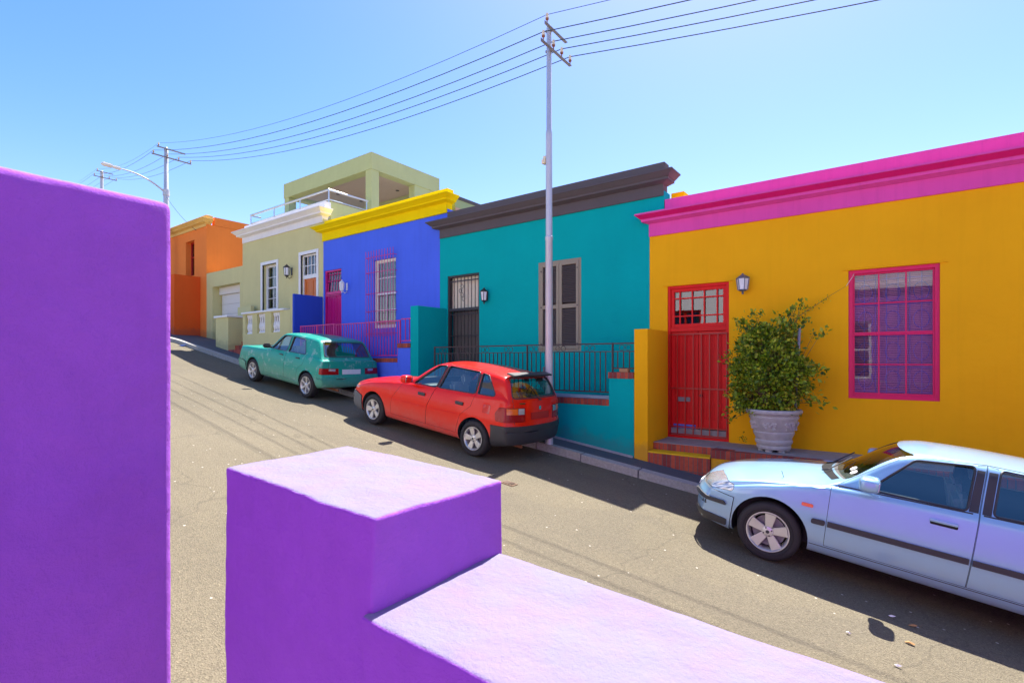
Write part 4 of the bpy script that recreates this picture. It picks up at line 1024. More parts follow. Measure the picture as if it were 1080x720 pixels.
class Car:
    def __init__(s, sp, body_mat, trim):
        s.sp, s.bm_, s.trim = sp, body_mat, trim
        s.root = thing('parked_car', sp['label'], 'car', (0, 0, 0), 'cars parked along the kerb')
        s.body = tmpobj(loft(sp), 'body')
        b = bmesh.new(); b.from_mesh(s.body.data); bmesh.ops.triangulate(b, faces=b.faces); s.bvh = BVHTree.FromBMesh(b); b.free()
        s.parts = []
    def cav(s, x0, x1, z): boolean(s.body, tmpobj(loft(s.sp, .05, (x0, x1), z)), 'DIFFERENCE')
    def cut(s, poly, axis='y', a=-2, c=2): boolean(s.body, prism(poly, axis, a, c), 'DIFFERENCE')
    def carve(s, name, poly, axis='y', a=-2, c=2, gap=.004, mat=None, parent=None, push=0):
        if not s.body: return
        o = s.body.copy(); o.data = s.body.data.copy(); COL.objects.link(o)
        boolean(o, prism(poly, axis, a, c), 'INTERSECT')
        s.cut(grow(poly, gap), axis, a - (gap if axis == 'x' else 0), c + (gap if axis == 'x' else 0))
        if len(o.data.vertices) == 0:
            bpy.data.objects.remove(o); return None
        o.name = name; o.data.name = name
        if push:
            for v in o.data.vertices:
                loc, no, i, d = s.bvh.find_nearest(v.co)
                if d < .004: v.co += no * push
        s.fin(o, mat or s.bm_, parent, .014 + push); return o
    def fin(s, o, mat, parent=None, tol=.014):
        me = o.data; me.materials.clear(); me.materials.append(mat); me.materials.append(M['blackpl'])
        for p in me.polygons:
            loc, no, i, d = s.bvh.find_nearest(p.center)
            p.material_index = 0 if (d < tol and abs(no.dot(p.normal)) > .8) else 1
            p.use_smooth = True
        try: me.set_sharp_from_angle(angle=R(32))
        except Exception: pass
        o.parent = parent or s.root
    def hit(s, u, v, view, off):
        if view in ('L', 'R'):
            sg = -1 if view == 'L' else 1; r = s.bvh.ray_cast(Vector((u, sg * 3, v)), Vector((0, -sg, 0)))
        else:
            sg = -1 if view == 'F' else 1; r = s.bvh.ray_cast(Vector((sg * 3 + 1.2 + sg * 2, u, v)), Vector((-sg, 0, 0)))
        if r[0] is None: return None
        return r[0] + (r[1] if r[1].dot(Vector((0, -1 if view == 'L' else 1, 0)) if view in 'LR' else Vector((-1 if view == 'F' else 1, 0, 0))) > 0 else -r[1]) * off
    def pane(s, name, poly, view, off, mat, parent=None, thick=0, grid=.06):
        bm = bmesh.new(); bm.faces.new([bm.verts.new((u, v, 0)) for u, v in poly])
        for ax in (0, 1):
            lo, hi = min(p[ax] for p in poly), max(p[ax] for p in poly); k = lo + grid
            while k < hi:
                no = [0, 0, 0]; no[ax] = 1; co = [0, 0, 0]; co[ax] = k
                bmesh.ops.bisect_plane(bm, geom=bm.verts[:] + bm.edges[:] + bm.faces[:], plane_co=co, plane_no=no); k += grid
        bmesh.ops.triangulate(bm, faces=bm.faces)
        dead = []
        for v in bm.verts:
            h = s.hit(v.co.x, v.co.y, view, off)
            if h is None: dead.append(v)
            else: v.co = h
        if dead: bmesh.ops.delete(bm, geom=dead, context='VERTS')
        bmesh.ops.recalc_face_normals(bm, faces=bm.faces); bm.normal_update()
        od = {'L': Vector((0, -1, 0)), 'R': Vector((0, 1, 0)), 'F': Vector((-1, 0, 0)), 'B': Vector((1, 0, 0))}[view]
        if sum(f.normal.dot(od) * f.calc_area() for f in bm.faces) < 0: bmesh.ops.reverse_faces(bm, faces=bm.faces[:])
        if thick:
            bmesh.ops.solidify(bm, geom=bm.faces[:], thickness=thick)
        me = bpy.data.meshes.new(name); bm.to_mesh(me); bm.free(); me.materials.append(mat)
        for p in me.polygons: p.use_smooth = True
        if thick:
            try: me.set_sharp_from_angle(angle=R(40))
            except Exception: pass
        o = bpy.data.objects.new(name, me); COL.objects.link(o); o.parent = parent or s.root; return o
    def line(s, pts, view, r, mat, name, off=0, parent=None, closed=False, step=.05, into=None):
        P = []; q = list(pts) + ([pts[0]] if closed else [])
        for a, c in zip(q[:-1], q[1:]):
            n = max(1, int(math.hypot(c[0] - a[0], c[1] - a[1]) / step))
            for k in range(n): t = k / n; P.append((a[0] + (c[0] - a[0]) * t, a[1] + (c[1] - a[1]) * t))
        P.append(q[-1])
        H = [s.hit(u, v, view, off) for u, v in P]; H = [h for h in H if h is not None]
        if into is not None: into.tube(H, r, 6); return
        b = MB(); b.tube(H, r, 6); return b.build(name, mat, parent or s.root, smooth=True, local=True)
    def wheel(s, x, y, r, style, rimr, w=.185):
        sg = -1 if y < 0 else 1; f = lambda d: y - sg * d      # d = depth inwards from outer face
        hub = MB(); hub.lathe([(rimr * .78, f(.07)), (rimr * .78, f(.085)), (.05, f(.085)), (.05, f(.14))], (x, 0, r), 24, 'y')
        hub = hub.build('wheel', M['armsteel'], s.root, local=True)
        hub.data.transform(Matrix.Translation((-x, 0, -r))); hub.location = (x, 0, r)
        t = MB(); pr = [(rimr - .004, f(.012)), (rimr + .014, f(.0)), (r - .035, f(-.006)), (r - .012, f(.006)), (r, f(.03)), (r + .001, f(w * .5)), (r, f(w - .03)), (r - .02, f(w)), (rimr, f(w)), (rimr - .01, f(w * .5))]
        t.lathe(pr, (0, 0, 0), 48, 'y', caps=False); t.lathe([(rimr + .03, f(-.004)), (rimr + .034, f(-.009)), (rimr + .038, f(-.004))], (0, 0, 0), 48, 'y', caps=False)
        t.build('tyre', M['tyre'], hub, smooth=True, local=True)
        k = MB(); k.lathe([(rimr, f(.005)), (rimr + .004, f(-.004)), (rimr - .006, f(-.004)), (rimr - .020, f(.012)), (rimr - .026, f(.05)), (rimr - .03, f(.12))], (0, 0, 0), 48, 'y', caps=False)
        k.build('rim', M['alloy'], hub, smooth=True, local=True)
        n, wi, wo, a0 = style; sp_ = MB()
        for i in range(n):
            a = a0 + 2 * math.pi * i / n; u = Vector((math.cos(a), 0, math.sin(a))); v = Vector((-math.sin(a), 0, math.cos(a))); Yv = Vector((0, 1, 0))
            r0, r1 = .03, rimr - .012
            P = []
            for d0, d1 in ((.006, .002), (.035, .030)):
                P.append([u * r0 - v * wi + Yv * f(d0 + .008), u * r0 + v * wi + Yv * f(d0 + .008), u * r1 + v * wo + Yv * f(d1), u * r1 - v * wo + Yv * f(d1)])
            fs = len(sp_.bm.faces); sp_.hexa(P[0] + P[1])
        bmesh.ops.recalc_face_normals(sp_.bm, faces=sp_.bm.faces)
        bmesh.ops.bevel(sp_.bm, geom=sp_.bm.edges[:], offset=.006, segments=2, affect='EDGES')
        sp_.lathe([(.001, f(.0)), (.03, f(.0)), (.052, f(.006)), (.060, f(.02)), (.062, f(.06))], (0, 0, 0), 24, 'y', caps=False)
        sp_.build('spokes', M['alloy'], hub, smooth=True, local=True)
        c = MB()
        for i in range(4):
            a = i * math.pi / 2 + .5; c.lathe([(.008, f(-.001)), (.008, f(.01))], (.043 * math.cos(a), 0, .043 * math.sin(a)), 8, 'y')
        c.lathe([(.017, f(-.004)), (.02, f(.004))], (0, 0, 0), 16, 'y')
        c.build('hub_cap', M['blackpl'] if style[0] != 6 else M['alloy'], hub, local=True)
    def seat(s, x, y, z=.42, m=None):
        b = MB(); b.box(x - .25, x + .25, y - .24, y + .24, z - .14, z, b=.05, seg=3)
        b.obox((x + .30, y, z + .28), (1, 0, .22), (0, 1, 0), (-.22, 0, 1), .06, .23, .32, b=.05); b.obox((x + .40, y, z + .66), (1, 0, .2), (0, 1, 0), (-.2, 0, 1), .04, .12, .085, b=.035)
        b.build('seat', m or M['interior'], s.root, smooth=True, local=True)
    def wheelwell(s, x, r, w=.30):
        for sg in (-1, 1):
            bm = MB(); W = s.sp['W']; bm.lathe([(r, sg * (W - w)), (r, sg * (W + .2))], (x, 0, s.sp['rw']), 40, 'y')
            bmesh.ops.recalc_face_normals(bm.bm, faces=bm.bm.faces); boolean(s.body, tmpobj(bm.bm), 'DIFFERENCE')
    def place(s, X, Yc, ang=0):
        th = math.atan(.1325)
        s.root.location = (X, Yc, g(X) + .004); s.root.rotation_euler = (0, th, ang)
def mirror_part(o):
    c = o.copy(); c.data = o.data.copy(); COL.objects.link(c)
    for v in c.data.vertices: v.co.y *= -1
    c.data.flip_normals(); c.parent = o.parent; return c
def finish(car):
    s = car
    s.fin(s.body, s.bm_)
def both(f):
    f('L', -1); f('R', 1)

# -- pale blue sedan
BL = paint('pale blue car paint', (.30, .52, .72), .30, .30, wear=.05, dirt=(.42, .40, .40))
RD = paint('red car paint', (.72, .012, .003), 0, .28, wear=.06, coat=.35)
GR = paint('green car paint', (.015, .30, .22), 0, .38, dirt=(.50, .46, .32), wear=.7, coat=.25)
sp = dict(label='pale blue four door sedan beside the yellow house', W=.873, x0=-.86, x1=3.78, kf=.27, kr=.18, kw=.10, xw=.55, tumble=.40, rw=.31,
    zt=[(-.86, .56), (-.82, .65), (-.70, .73), (-.3, .845), (.1, .93), (.38, .98), (.45, 1.01), (1.04, 1.395), (1.2, 1.425), (1.65, 1.44), (2.2, 1.425), (2.5, 1.39), (3.08, 1.09), (3.2, 1.07), (3.66, 1.03), (3.74, .98), (3.78, .7)],
    crown=[(-.86, .03), (-.5, .055), (.2, .075), (.45, .05), (1.2, .045), (2.5, .045), (3.1, .05), (3.78, .03)], zb=[(-.86, .60), (0, .80), (.45, .92), (1.5, .965), (2.6, .985), (3.78, .98)],
    w=[(-.86, .80), (-.4, .86), (.2, .873), (2.6, .873), (3.4, .855), (3.78, .80)], z0=[(-.86, .24), (-.4, .20), (.4, .235), (2.3, .235), (3.2, .24), (3.78, .32)])
c = Car(sp, BL, None); CB = c
c.cav(.45, 3.0, .34)
wf = roundpoly([(.80, .985), (1.12, 1.325), (1.54, 1.368), (1.515, 1.0)], .03); wr = roundpoly([(1.70, 1.005), (1.72, 1.372), (2.16, 1.36), (2.52, 1.06), (2.50, 1.03)], .03)
c.cut(wf); c.cut(wr)
ws = roundpoly([(-.72, 1.01), (-.585, 1.37), (.585, 1.37), (.72, 1.01)], .04); c.cut(ws, 'x', .30, 1.35)
rs = roundpoly([(-.62, 1.10), (-.52, 1.345), (.52, 1.345), (.62, 1.10)], .05); c.cut(rs, 'x', 2.3, 3.2)
c.wheelwell(0, .372); c.wheelwell(2.70, .365)
dl = [(.51, .345), (.50, .93), (.60, 1.0), (1.06, 1.355), (1.62, 1.395), (1.60, 1.0), (1.585, .345)]
d2 = [(1.595, .345), (1.61, 1.0), (1.63, 1.395), (2.16, 1.385), (2.60, 1.03), (2.58, .85), (2.37, .66), (2.28, .345)]
def front_rear(c, fb, rb, fm, rm, push=.012):
    a = c.carve('front_bumper', fb, mat=fm, push=push); d = c.carve('rear_bumper', rb, mat=rm, push=push); return a, d
doors = []
for poly, a, d in ((dl, -2, 0), (d2, -2, 0)):
    doors.append(c.carve('door', poly, a=a, c=d))
for poly in (dl, d2): doors.append(c.carve('door', poly, a=0, c=2))
fbp, rbp = front_rear(c, [(-1, .1), (-1, .595), (-.62, .595), (-.374, .575), (-.40, .1)], [(3.08, .1), (3.12, .62), (3.4, .66), (4, .66), (4, .1)], BL, BL)
c.carve('front_spoiler_lip', [(-1, .1), (-1, .335), (-.39, .335), (-.40, .1)], mat=M['blackpl'], parent=fbp, push=.008) if False else None
c.carve('air_dam', [(-.385, .12), (-.385, .30), (-.37, .30), (-.37, .12)], mat=M['blackpl']) if False else None
for sg in (-1, 1):
    c.carve('headlamp', roundpoly([(-1.0, .60), (-.70, .605), (-.40, .64), (-.39, .70), (-.52, .735), (-.74, .74), (-1.0, .74)], .02), a=sg * .40 if sg > 0 else -2, c=2 if sg > 0 else -.40, mat=M['clearlens'])
    c.carve('tail_lamp', [(3.45, .70), (3.45, .90), (4, .90), (4, .70)], a=.35 if sg > 0 else -2, c=2 if sg > 0 else -.35, mat=M['redlens'])
c.carve('bonnet', [(-.70, .50), (-.70, 1.2), (.30, 1.2), (.41, .5)], a=-.66, c=.66, gap=.003) if False else None
finish(c)
c.pane('windscreen', grow(ws, .03), 'F', -.018, M['carglass']); c.pane('rear_window', grow(rs, .02), 'B', -.018, M['carglass'])
def side_glass(c, polys, doorlist):
    for v in 'LR':
        for i, p in enumerate(polys):
            par = doorlist[i + (len(polys) if v == 'R' else 0)] if doorlist else None
            c.pane('side_window', grow(p, .012), v, -.016, M['carglass'], parent=par)
            b = MB(); c.line(grow(p, .006), v, .009, None, '', 0, None, True, into=b); b.build('window_rubber', M['blackpl'], par or c.root, smooth=True, local=True)
side_glass(c, [wf, wr], doors)
for v, sg in (('L', -1), ('R', 1)):
    c.pane('pillar_cover', [(1.53, .995), (1.56, 1.385), (1.615, 1.39), (1.595, .995)], v, .002, M['blackpl'], parent=doors[0 if v == 'L' else 2], grid=.05)
    c.pane('pillar_cover', [(1.62, .995), (1.64, 1.39), (1.70, 1.385), (1.68, .995)], v, .002, M['blackpl'], parent=doors[1 if v == 'L' else 3], grid=.05)
    c.line([(1.56, .985), (.55, .955)], v, .007, M['blackpl'], 'belt_trim', 0, doors[0 if v == 'L' else 2]); c.line([(2.56, 1.005), (1.63, .988)], v, .007, M['blackpl'], 'belt_trim', 0, doors[1 if v == 'L' else 3])
    c.pane('side_moulding', [(.515, .545), (.515, .598), (1.578, .605), (1.578, .555)], v, .012, M['blackpl'], parent=doors[0 if v == 'L' else 2], thick=-.012)
    c.pane('side_moulding', [(1.602, .555), (1.602, .605), (2.30, .61), (2.30, .56)], v, .012, M['blackpl'], parent=doors[1 if v == 'L' else 3], thick=-.012)
    c.pane('side_moulding', roundpoly([(.375, .542), (.375, .592), (.495, .597), (.495, .545)], .02), v, .012, M['blackpl'], thick=-.012)
    c.pane('bumper_strip', roundpoly([(-.83, .465), (-.83, .505), (-.46, .515), (-.43, .475)], .015), v, .026, M['blackpl'], parent=fbp, thick=-.014)
    c.pane('spoiler_lip', roundpoly([(-.80, .245), (-.80, .335), (-.42, .315), (-.42, .245)], .015), v, .016, M['blackpl'], parent=fbp, thick=-.01)
    c.line([(.38, .325), (2.3, .33)], v, .004, M['blackpl'], 'sill_seam', -.001)
    c.pane('side_indicator', roundpoly([(.27, .69), (.27, .725), (.375, .725), (.375, .69)], .015), v, .006, M['orlens'], thick=-.008)
    for i, xx in ((0, 1.375), (1, 2.33)):
        dd = doors[i + (0 if v == 'L' else 2)]
        h = MB(); p = c.hit(xx, .86, v, .012); h.box(xx - .10, xx + .10, p.y - .014, p.y + .012, .845, .875, b=.012); h.build('handle', BL, dd, smooth=True, local=True)
        c.pane('handle_shade', roundpoly([(xx - .095, .822), (xx - .095, .850), (xx + .10, .850), (xx + .10, .822)], .012), v, .003, M['cowl'], parent=dd)  # dark strip stands in for the shade beneath the handle
    # mirror
    h = MB(); yy = sg * .97; h.blob((.80, yy, 1.075), .085, .12, .068); h.blob((.77, sg * .87, 1.02), .055, .07, .035); m_ = h.build('mirror', BL, c.root, smooth=True, local=True)
    h = MB(); h.box(.872, .878, yy - .09, yy + .09, 1.035, 1.115, b=.002); h.build('mirror_glass', M['chrome'], m_, local=True)
    c.pane('mirror_base', [(.60, .972), (.80, .985), (.84, 1.0), (.92, 1.13), (.86, 1.10), (.66, 1.0)], v, .003, BL, parent=doors[0 if v == 'L' else 2], grid=.05)
    h = MB(); h.lathe([(.001, sg * .80), (.012, sg * .882), (.012, sg * .885)], (2.95, 0, .80), 8, 'y')
    h.bm.free()
for sx in ((-.25), (.25)):
    b = MB(); px = .33 - abs(sx) * .0; b.tube([(.36, sx - .1, .99), (.42, sx - .1, 1.01), (.60, sx + .30 * (1 if sx < 0 else .6), 1.125)], .007, 5); b.build('wiper', M['blackpl'], c.root, local=True)
c.pane('cowl_grille', [(-.64, .968), (-.64, 1.0), (.64, 1.0), (.64, .968)], 'F', .004, M['cowl'])
c.pane('windscreen_sticker', [(-.42 + .05 * math.cos(k * .524), 1.10 + .022 * math.sin(k * .524)) for k in range(12)], 'F', -.010, M['paperw'])
c.pane('windscreen_sticker', [(-.55 + .045 * math.cos(k * .524), 1.085 + .022 * math.sin(k * .524)) for k in range(12)], 'F', -.010, M['paperw'])
c.pane('number_plate', [(-.26, .42), (-.26, .52), (.26, .52), (.26, .42)], 'F', .02, M['plate'], parent=fbp, thick=-.008)
c.pane('grille', roundpoly([(-.40, .60), (-.42, .665), (.42, .665), (.40, .60)], .02), 'F', .004, M['blackpl'])
st6 = (5, .030, .056, R(88))
for x in (0, 2.70):
    for sg in (-1, 1): c.wheel(x, sg * .853, .31, st6, .207)
for yy in (-.37, .37): c.seat(1.25, yy, .50)
b = MB(); b.box(2.15, 2.6, -.62, .62, .36, .52, b=.05); b.obox((2.62, 0, .75), (1, 0, .25), (0, 1, 0), (-.25, 0, 1), .07, .62, .28, b=.05); b.build('rear_bench', M['interior'], c.root, smooth=True, local=True)
b = MB(); b.box(.50, .80, -.70, .70, .66, .93, b=.05); b.build('dashboard', M['blackpl'], c.root, smooth=True, local=True)
def steering(c, x, y, z):
    b = MB(); pts = [Vector((x, y, z)) + Vector((0.3 * .18 * math.cos(a / 20 * 6.283), .18 * math.sin(a / 20 * 6.283), .95 * .18 * math.cos(a / 20 * 6.283))) for a in range(21)]; b.tube(pts, .014, 6); b.tube([(x - .12, y, z - .06), (x, y, z)], .03, 6); b.build('steering_wheel', M['blackpl'], c.root, smooth=True, local=True)
steering(c, .92, .37, .95)
b = MB(); b.tube([(.05, -.62, .86), (.02, -.64, .94)], .003, 5); b.build('washer_jet', M['blackpl'], c.root, local=True)
c.place(-1.12, 6.0 + .853)

# -- red hatchback
sp = dict(label='red five door hatchback with grey bumpers beside the teal house', W=.85, x0=-.84, x1=3.22, kf=.26, kr=.17, kw=.08, xw=.90, tumble=.40, rw=.288,
    zt=[(-.84, .60), (-.80, .69), (-.70, .76), (-.3, .86), (.3, .94), (.72, .985), (.80, 1.02), (1.34, 1.36), (1.48, 1.40), (1.95, 1.42), (2.5, 1.405), (2.86, 1.365), (2.93, 1.33), (3.14, 1.02), (3.18, .95), (3.205, .8), (3.22, .66)],
    crown=[(-.84, .03), (-.4, .05), (.5, .065), (.8, .05), (1.5, .045), (2.7, .045), (3.1, .03), (3.22, .02)], zb=[(-.84, .64), (0, .81), (.75, .91), (1.6, .94), (2.6, .98), (3.0, 1.0), (3.22, .96)],
    w=[(-.84, .78), (-.4, .84), (.2, .85), (2.6, .85), (3.0, .83), (3.22, .79)], z0=[(-.84, .24), (-.4, .20), (.4, .205), (2.2, .205), (2.9, .25), (3.22, .30)])
c = Car(sp, RD, None)
c.cav(.78, 3.02, .32)
wf = roundpoly([(1.00, .955), (1.42, 1.315), (1.60, 1.335), (1.535, .965)], .03); wr = roundpoly([(1.61, .97), (1.68, 1.342), (2.36, 1.335), (2.40, 1.0)], .03)
wq = roundpoly([(2.47, 1.01), (2.43, 1.325), (2.56, 1.31), (2.80, 1.045), (2.79, 1.02)], .02)
c.cut(wf); c.cut(wr); c.cut(wq)
ws = roundpoly([(-.64, 1.03), (-.52, 1.335), (.52, 1.335), (.64, 1.03)], .05); c.cut(ws, 'x', .55, 1.6)
rs = roundpoly([(-.62, 1.03), (-.53, 1.31), (.53, 1.31), (.62, 1.03)], .05); c.cut(rs, 'x', 2.85, 3.5)
c.wheelwell(0, .345); c.wheelwell(2.517, .345)
dl = [(.60, .31), (.60, .5), (.80, .93), (1.36, 1.352), (1.635, 1.372), (1.56, .95), (1.43, .90), (1.41, .31)]
dl = [(.50, .31), (.52, .60), (.76, .925), (.90, .985), (1.38, 1.352), (1.64, 1.368), (1.56, .955), (1.42, .62), (1.41, .31)]
d2 = [(1.42, .31), (1.43, .62), (1.57, .955), (1.65, 1.368), (2.42, 1.36), (2.44, 1.0), (2.40, .80), (2.20, .62), (2.12, .31)]
doors = []
for poly in (dl, d2): doors.append(c.carve('door', poly, a=-2, c=0))
for poly in (dl, d2): doors.append(c.carve('door', poly, a=0, c=2))
fbp, rbp = front_rear(c, [(-1, .1), (-1, .565), (-.6, .56), (-.346, .50), (-.37, .1)], [(2.85, .1), (2.865, .50), (2.85, .585), (3.6, .60), (3.6, .1)], M['greypl'], M['blackpl'], .014)
for sg in (-1, 1):
    c.carve('headlamp', roundpoly([(-1.0, .61), (-.62, .61), (-.56, .68), (-.60, .73), (-1.0, .72)], .02), a=sg * .38 if sg > 0 else -2, c=2 if sg > 0 else -.38, mat=M['clearlens'])
    tl = c.carve('tail_lamp', roundpoly([(2.93, .66), (2.90, .77), (2.96, .875), (4, .875), (4, .66)], .02), a=.40 if sg > 0 else -2, c=2 if sg > 0 else -.40, mat=M['redlens'], push=.006)
    c.pane('indicator_lens', [(sg * .76, .775), (sg * .76, .868), (sg * .56, .868), (sg * .56, .775)], 'B', .009, M['orlens'], parent=tl)
    c.pane('reversing_lens', [(sg * .55, .775), (sg * .55, .868), (sg * .42, .868), (sg * .42, .775)], 'B', .009, M['clearlens'], parent=tl)
hatch = None
finish(c)
b = MB(); c.line([(-.62, .62), (-.64, .98), (-.52, 1.345), (.52, 1.345), (.64, .98), (.62, .62)], 'B', .004, None, '', -.001, None, False, into=b); b.build('hatch_seam', M['blackpl'], c.root, local=True)
c.pane('windscreen', grow(ws, .03), 'F', -.018, M['carglass']); c.pane('rear_window', grow(rs, .025), 'B', -.010, M['carglass'])
b = MB(); c.line(grow(rs, .012), 'B', .012, None, '', -.003, None, True, into=b); b.build('window_rubber', M['blackpl'], c.root, smooth=True, local=True)
side_glass(c, [wf, wr], doors); 
for v in 'LR':
    c.pane('quarter_window', grow(wq, .012), v, -.016, M['carglass']); b = MB(); c.line(grow(wq, .006), v, .009, None, '', 0, None, True, into=b); b.build('window_rubber', M['blackpl'], c.root, smooth=True, local=True)
b = MB(); b.obox((2.93, 0, 1.375), (1, 0, -.16), (0, 1, 0), (.16, 0, 1), .085, .56, .014, b=.010); b.build('spoiler', M['blackpl'], c.root, smooth=True, local=True)
for v, sg in (('L', -1), ('R', 1)):
    di = 0 if v == 'L' else 2
    c.pane('pillar_cover', [(1.545, .968), (1.612, 1.345), (1.64, 1.352), (1.562, .968)], v, .002, M['blackpl'], parent=doors[di], grid=.05)
    c.pane('pillar_cover', [(1.575, .968), (1.655, 1.352), (1.675, 1.35), (1.605, .968)], v, .002, M['blackpl'], parent=doors[di + 1], grid=.05)
    c.pane('pillar_cover', [(2.405, 1.0), (2.365, 1.345), (2.41, 1.345), (2.43, 1.0)], v, .002, M['blackpl'], parent=doors[di + 1], grid=.05)
    c.line([(.42, .585), (1.40, .60)], v, .005, RD, 'body_crease', -.001, doors[di]); c.line([(1.44, .60), (2.14, .625)], v, .005, RD, 'body_crease', -.001, doors[di + 1])
    for i, xx in ((0, 1.27), (1, 2.16)):
        p = c.hit(xx, .80, v, .010); h = MB(); h.box(xx - .085, xx + .085, p.y - .012, p.y + .012, .775, .83, b=.010); h.build('handle', M['blackpl'], doors[di + i], smooth=True, local=True)
    h = MB(); yy = sg * .95; h.blob((.98, yy, 1.02), .078, .105, .07); h.blob((.96, sg * .86, .985), .05, .07, .035); m_ = h.build('mirror', RD, c.root, smooth=True, local=True)
    h = MB(); h.box(1.047, 1.053, yy - .08, yy + .08, .975, 1.065); h.build('mirror_glass', M['chrome'], m_, local=True)
    c.pane('front_indicator', [(-.57, .62), (-.60, .71), (-.50, .70), (-.46, .63)], v, .004, M['orlens'], grid=.05)
    c.pane('fuel_flap' if v == 'L' else 'side_panel', roundpoly([(2.66, .74), (2.66, .88), (2.80, .88), (2.80, .74)], .02), v, .003, paint('darker red flap', (.55, .02, .015), 0, .3))
b = MB(); b.tube([(3.185, -.02, 1.0), (3.16, -.1, 1.05), (3.07, -.45, 1.12)], .008, 5); b.lathe([(.03, 0), (.03, .02)], (3.175, 0, .985), 10); b.build('rear_wiper', M['blackpl'], c.root, local=True)
c.pane('badge', [(.0 + .035 * math.cos(k * .524), .86 + .035 * math.sin(k * .524)) for k in range(12)], 'B', .006, M['chrome'])
c.pane('badge', [(-.52, .935), (-.52, .955), (-.40, .955), (-.40, .935)], 'B', .005, M['chrome'])
c.pane('number_plate', [(-.26, .685), (-.26, .795), (.26, .795), (.26, .685)], 'B', .006, M['redd'], thick=-.004)
b = MB(); b.tube([(2.2, -.35, .22), (3.0, -.35, .24), (3.15, -.35, .235)], .028, 8); b.build('exhaust', M['rustpor'], c.root, local=True)
st = (5, .030, .050, R(90 + 18))
for x in (0, 2.517):
    for sg in (-1, 1): c.wheel(x, sg * .83, .288, st, .186)
for yy in (-.36, .36): c.seat(1.45, yy, .48)
b = MB(); b.box(2.1, 2.5, -.60, .60, .36, .50, b=.05); b.obox((2.55, 0, .72), (1, 0, .25), (0, 1, 0), (-.25, 0, 1), .06, .60, .26, b=.05); b.build('rear_bench', M['interior'], c.root, smooth=True, local=True)
b = MB(); b.box(.80, 1.10, -.68, .68, .66, .92, b=.05); b.build('dashboard', M['blackpl'], c.root, smooth=True, local=True)
b = MB(); b.box(2.66, 3.02, -.60, .60, .90, .92); b.build('parcel_shelf', M['interior'], c.root, local=True)
steering(c, 1.18, .36, .93)
c.place(-7.98, 6.3 + .83)

# -- green hatchback
sp = dict(label='sun faded green boxy hatchback beside the olive house wall', W=.81, x0=-.77, x1=2.98, kf=.08, kr=.06, kw=.03, xw=.75, tumble=.27, rw=.285,
    zt=[(-.77, .72), (-.765, .83), (-.73, .86), (0, .91), (.55, .95), (.60, .975), (1.03, 1.34), (1.10, 1.37), (1.6, 1.39), (2.2, 1.378), (2.50, 1.345), (2.55, 1.31), (2.80, .97), (2.83, .93), (2.93, .905), (2.965, .84), (2.98, .60)],
    crown=[(-.77, .015), (-.3, .03), (.5, .035), (1.2, .03), (2.5, .025), (2.98, .012)], zb=[(-.77, .82), (0, .88), (.6, .915), (2.5, .93), (2.98, .88)],
    w=[(-.77, .79), (-.3, .805), (.2, .81), (2.4, .81), (2.98, .775)], z0=[(-.77, .27), (-.4, .22), (.4, .215), (2.2, .215), (2.98, .33)])
c = Car(sp, GR, None)
c.cav(.62, 2.72, .32)
wf = roundpoly([(.76, .95), (1.13, 1.285), (1.43, 1.30), (1.41, .95)], .03); wr = roundpoly([(1.50, .955), (1.53, 1.30), (2.02, 1.285), (2.20, .965)], .03)
c.cut(wf); c.cut(wr)
ws = roundpoly([(-.62, .995), (-.54, 1.305), (.54, 1.305), (.62, .995)], .05); c.cut(ws, 'x', .4, 1.3)
rs = roundpoly([(-.60, .985), (-.53, 1.285), (.53, 1.285), (.60, .985)], .05); c.cut(rs, 'x', 2.5, 3.2)
c.wheelwell(0, .335); c.wheelwell(2.40, .335)
dl = [(.52, .33), (.53, .90), (.64, .94), (1.10, 1.315), (1.46, 1.33), (1.45, .93), (1.43, .33)]
d2 = [(1.44, .33), (1.46, .93), (1.47, 1.33), (2.05, 1.315), (2.26, .95), (2.20, .74), (2.02, .62), (1.94, .33)]
doors = []
for poly in (dl, d2): doors.append(c.carve('door', poly, a=-2, c=0))
for poly in (dl, d2): doors.append(c.carve('door', poly, a=0, c=2))
fbp, rbp = front_rear(c, [(-1, .1), (-1, .50), (-.5, .50), (-.345, .46), (-.36, .1)], [(2.755, .1), (2.77, .50), (3.6, .50), (3.6, .1)], GR, GR, .022)
for sg in (-1, 1):
    c.carve('headlamp', roundpoly([(-1.0, .56), (-.70, .56), (-.70, .74), (-1.0, .74)], .02), a=sg * .42 if sg > 0 else -2, c=2 if sg > 0 else -.42, mat=M['clearlens'])
    tl = c.carve('tail_lamp', roundpoly([(2.84, .60), (2.84, .735), (4, .735), (4, .60)], .01), a=.36 if sg > 0 else -2, c=2 if sg > 0 else -.36, mat=M['redlens'], push=.004)
    c.pane('reversing_lens', [(sg * .60, .675), (sg * .60, .725), (sg * .44, .725), (sg * .44, .675)], 'B', .007, M['clearlens'], parent=tl)
finish(c)
c.pane('windscreen', grow(ws, .03), 'F', -.018, M['carglass']); c.pane('rear_window', grow(rs, .025), 'B', -.010, M['carglass'])
b = MB(); c.line(grow(rs, .012), 'B', .012, None, '', -.003, None, True, into=b); b.build('window_rubber', M['blackpl'], c.root, smooth=True, local=True)
b = MB(); c.line([(-.60, .54), (-.60, .76), (-.62, .97), (-.54, 1.32), (.54, 1.32), (.62, .97), (.60, .76), (.60, .54)], 'B', .004, None, '', -.001, None, False, into=b); b.build('hatch_seam', M['blackpl'], c.root, local=True)
side_glass(c, [wf, wr], doors)
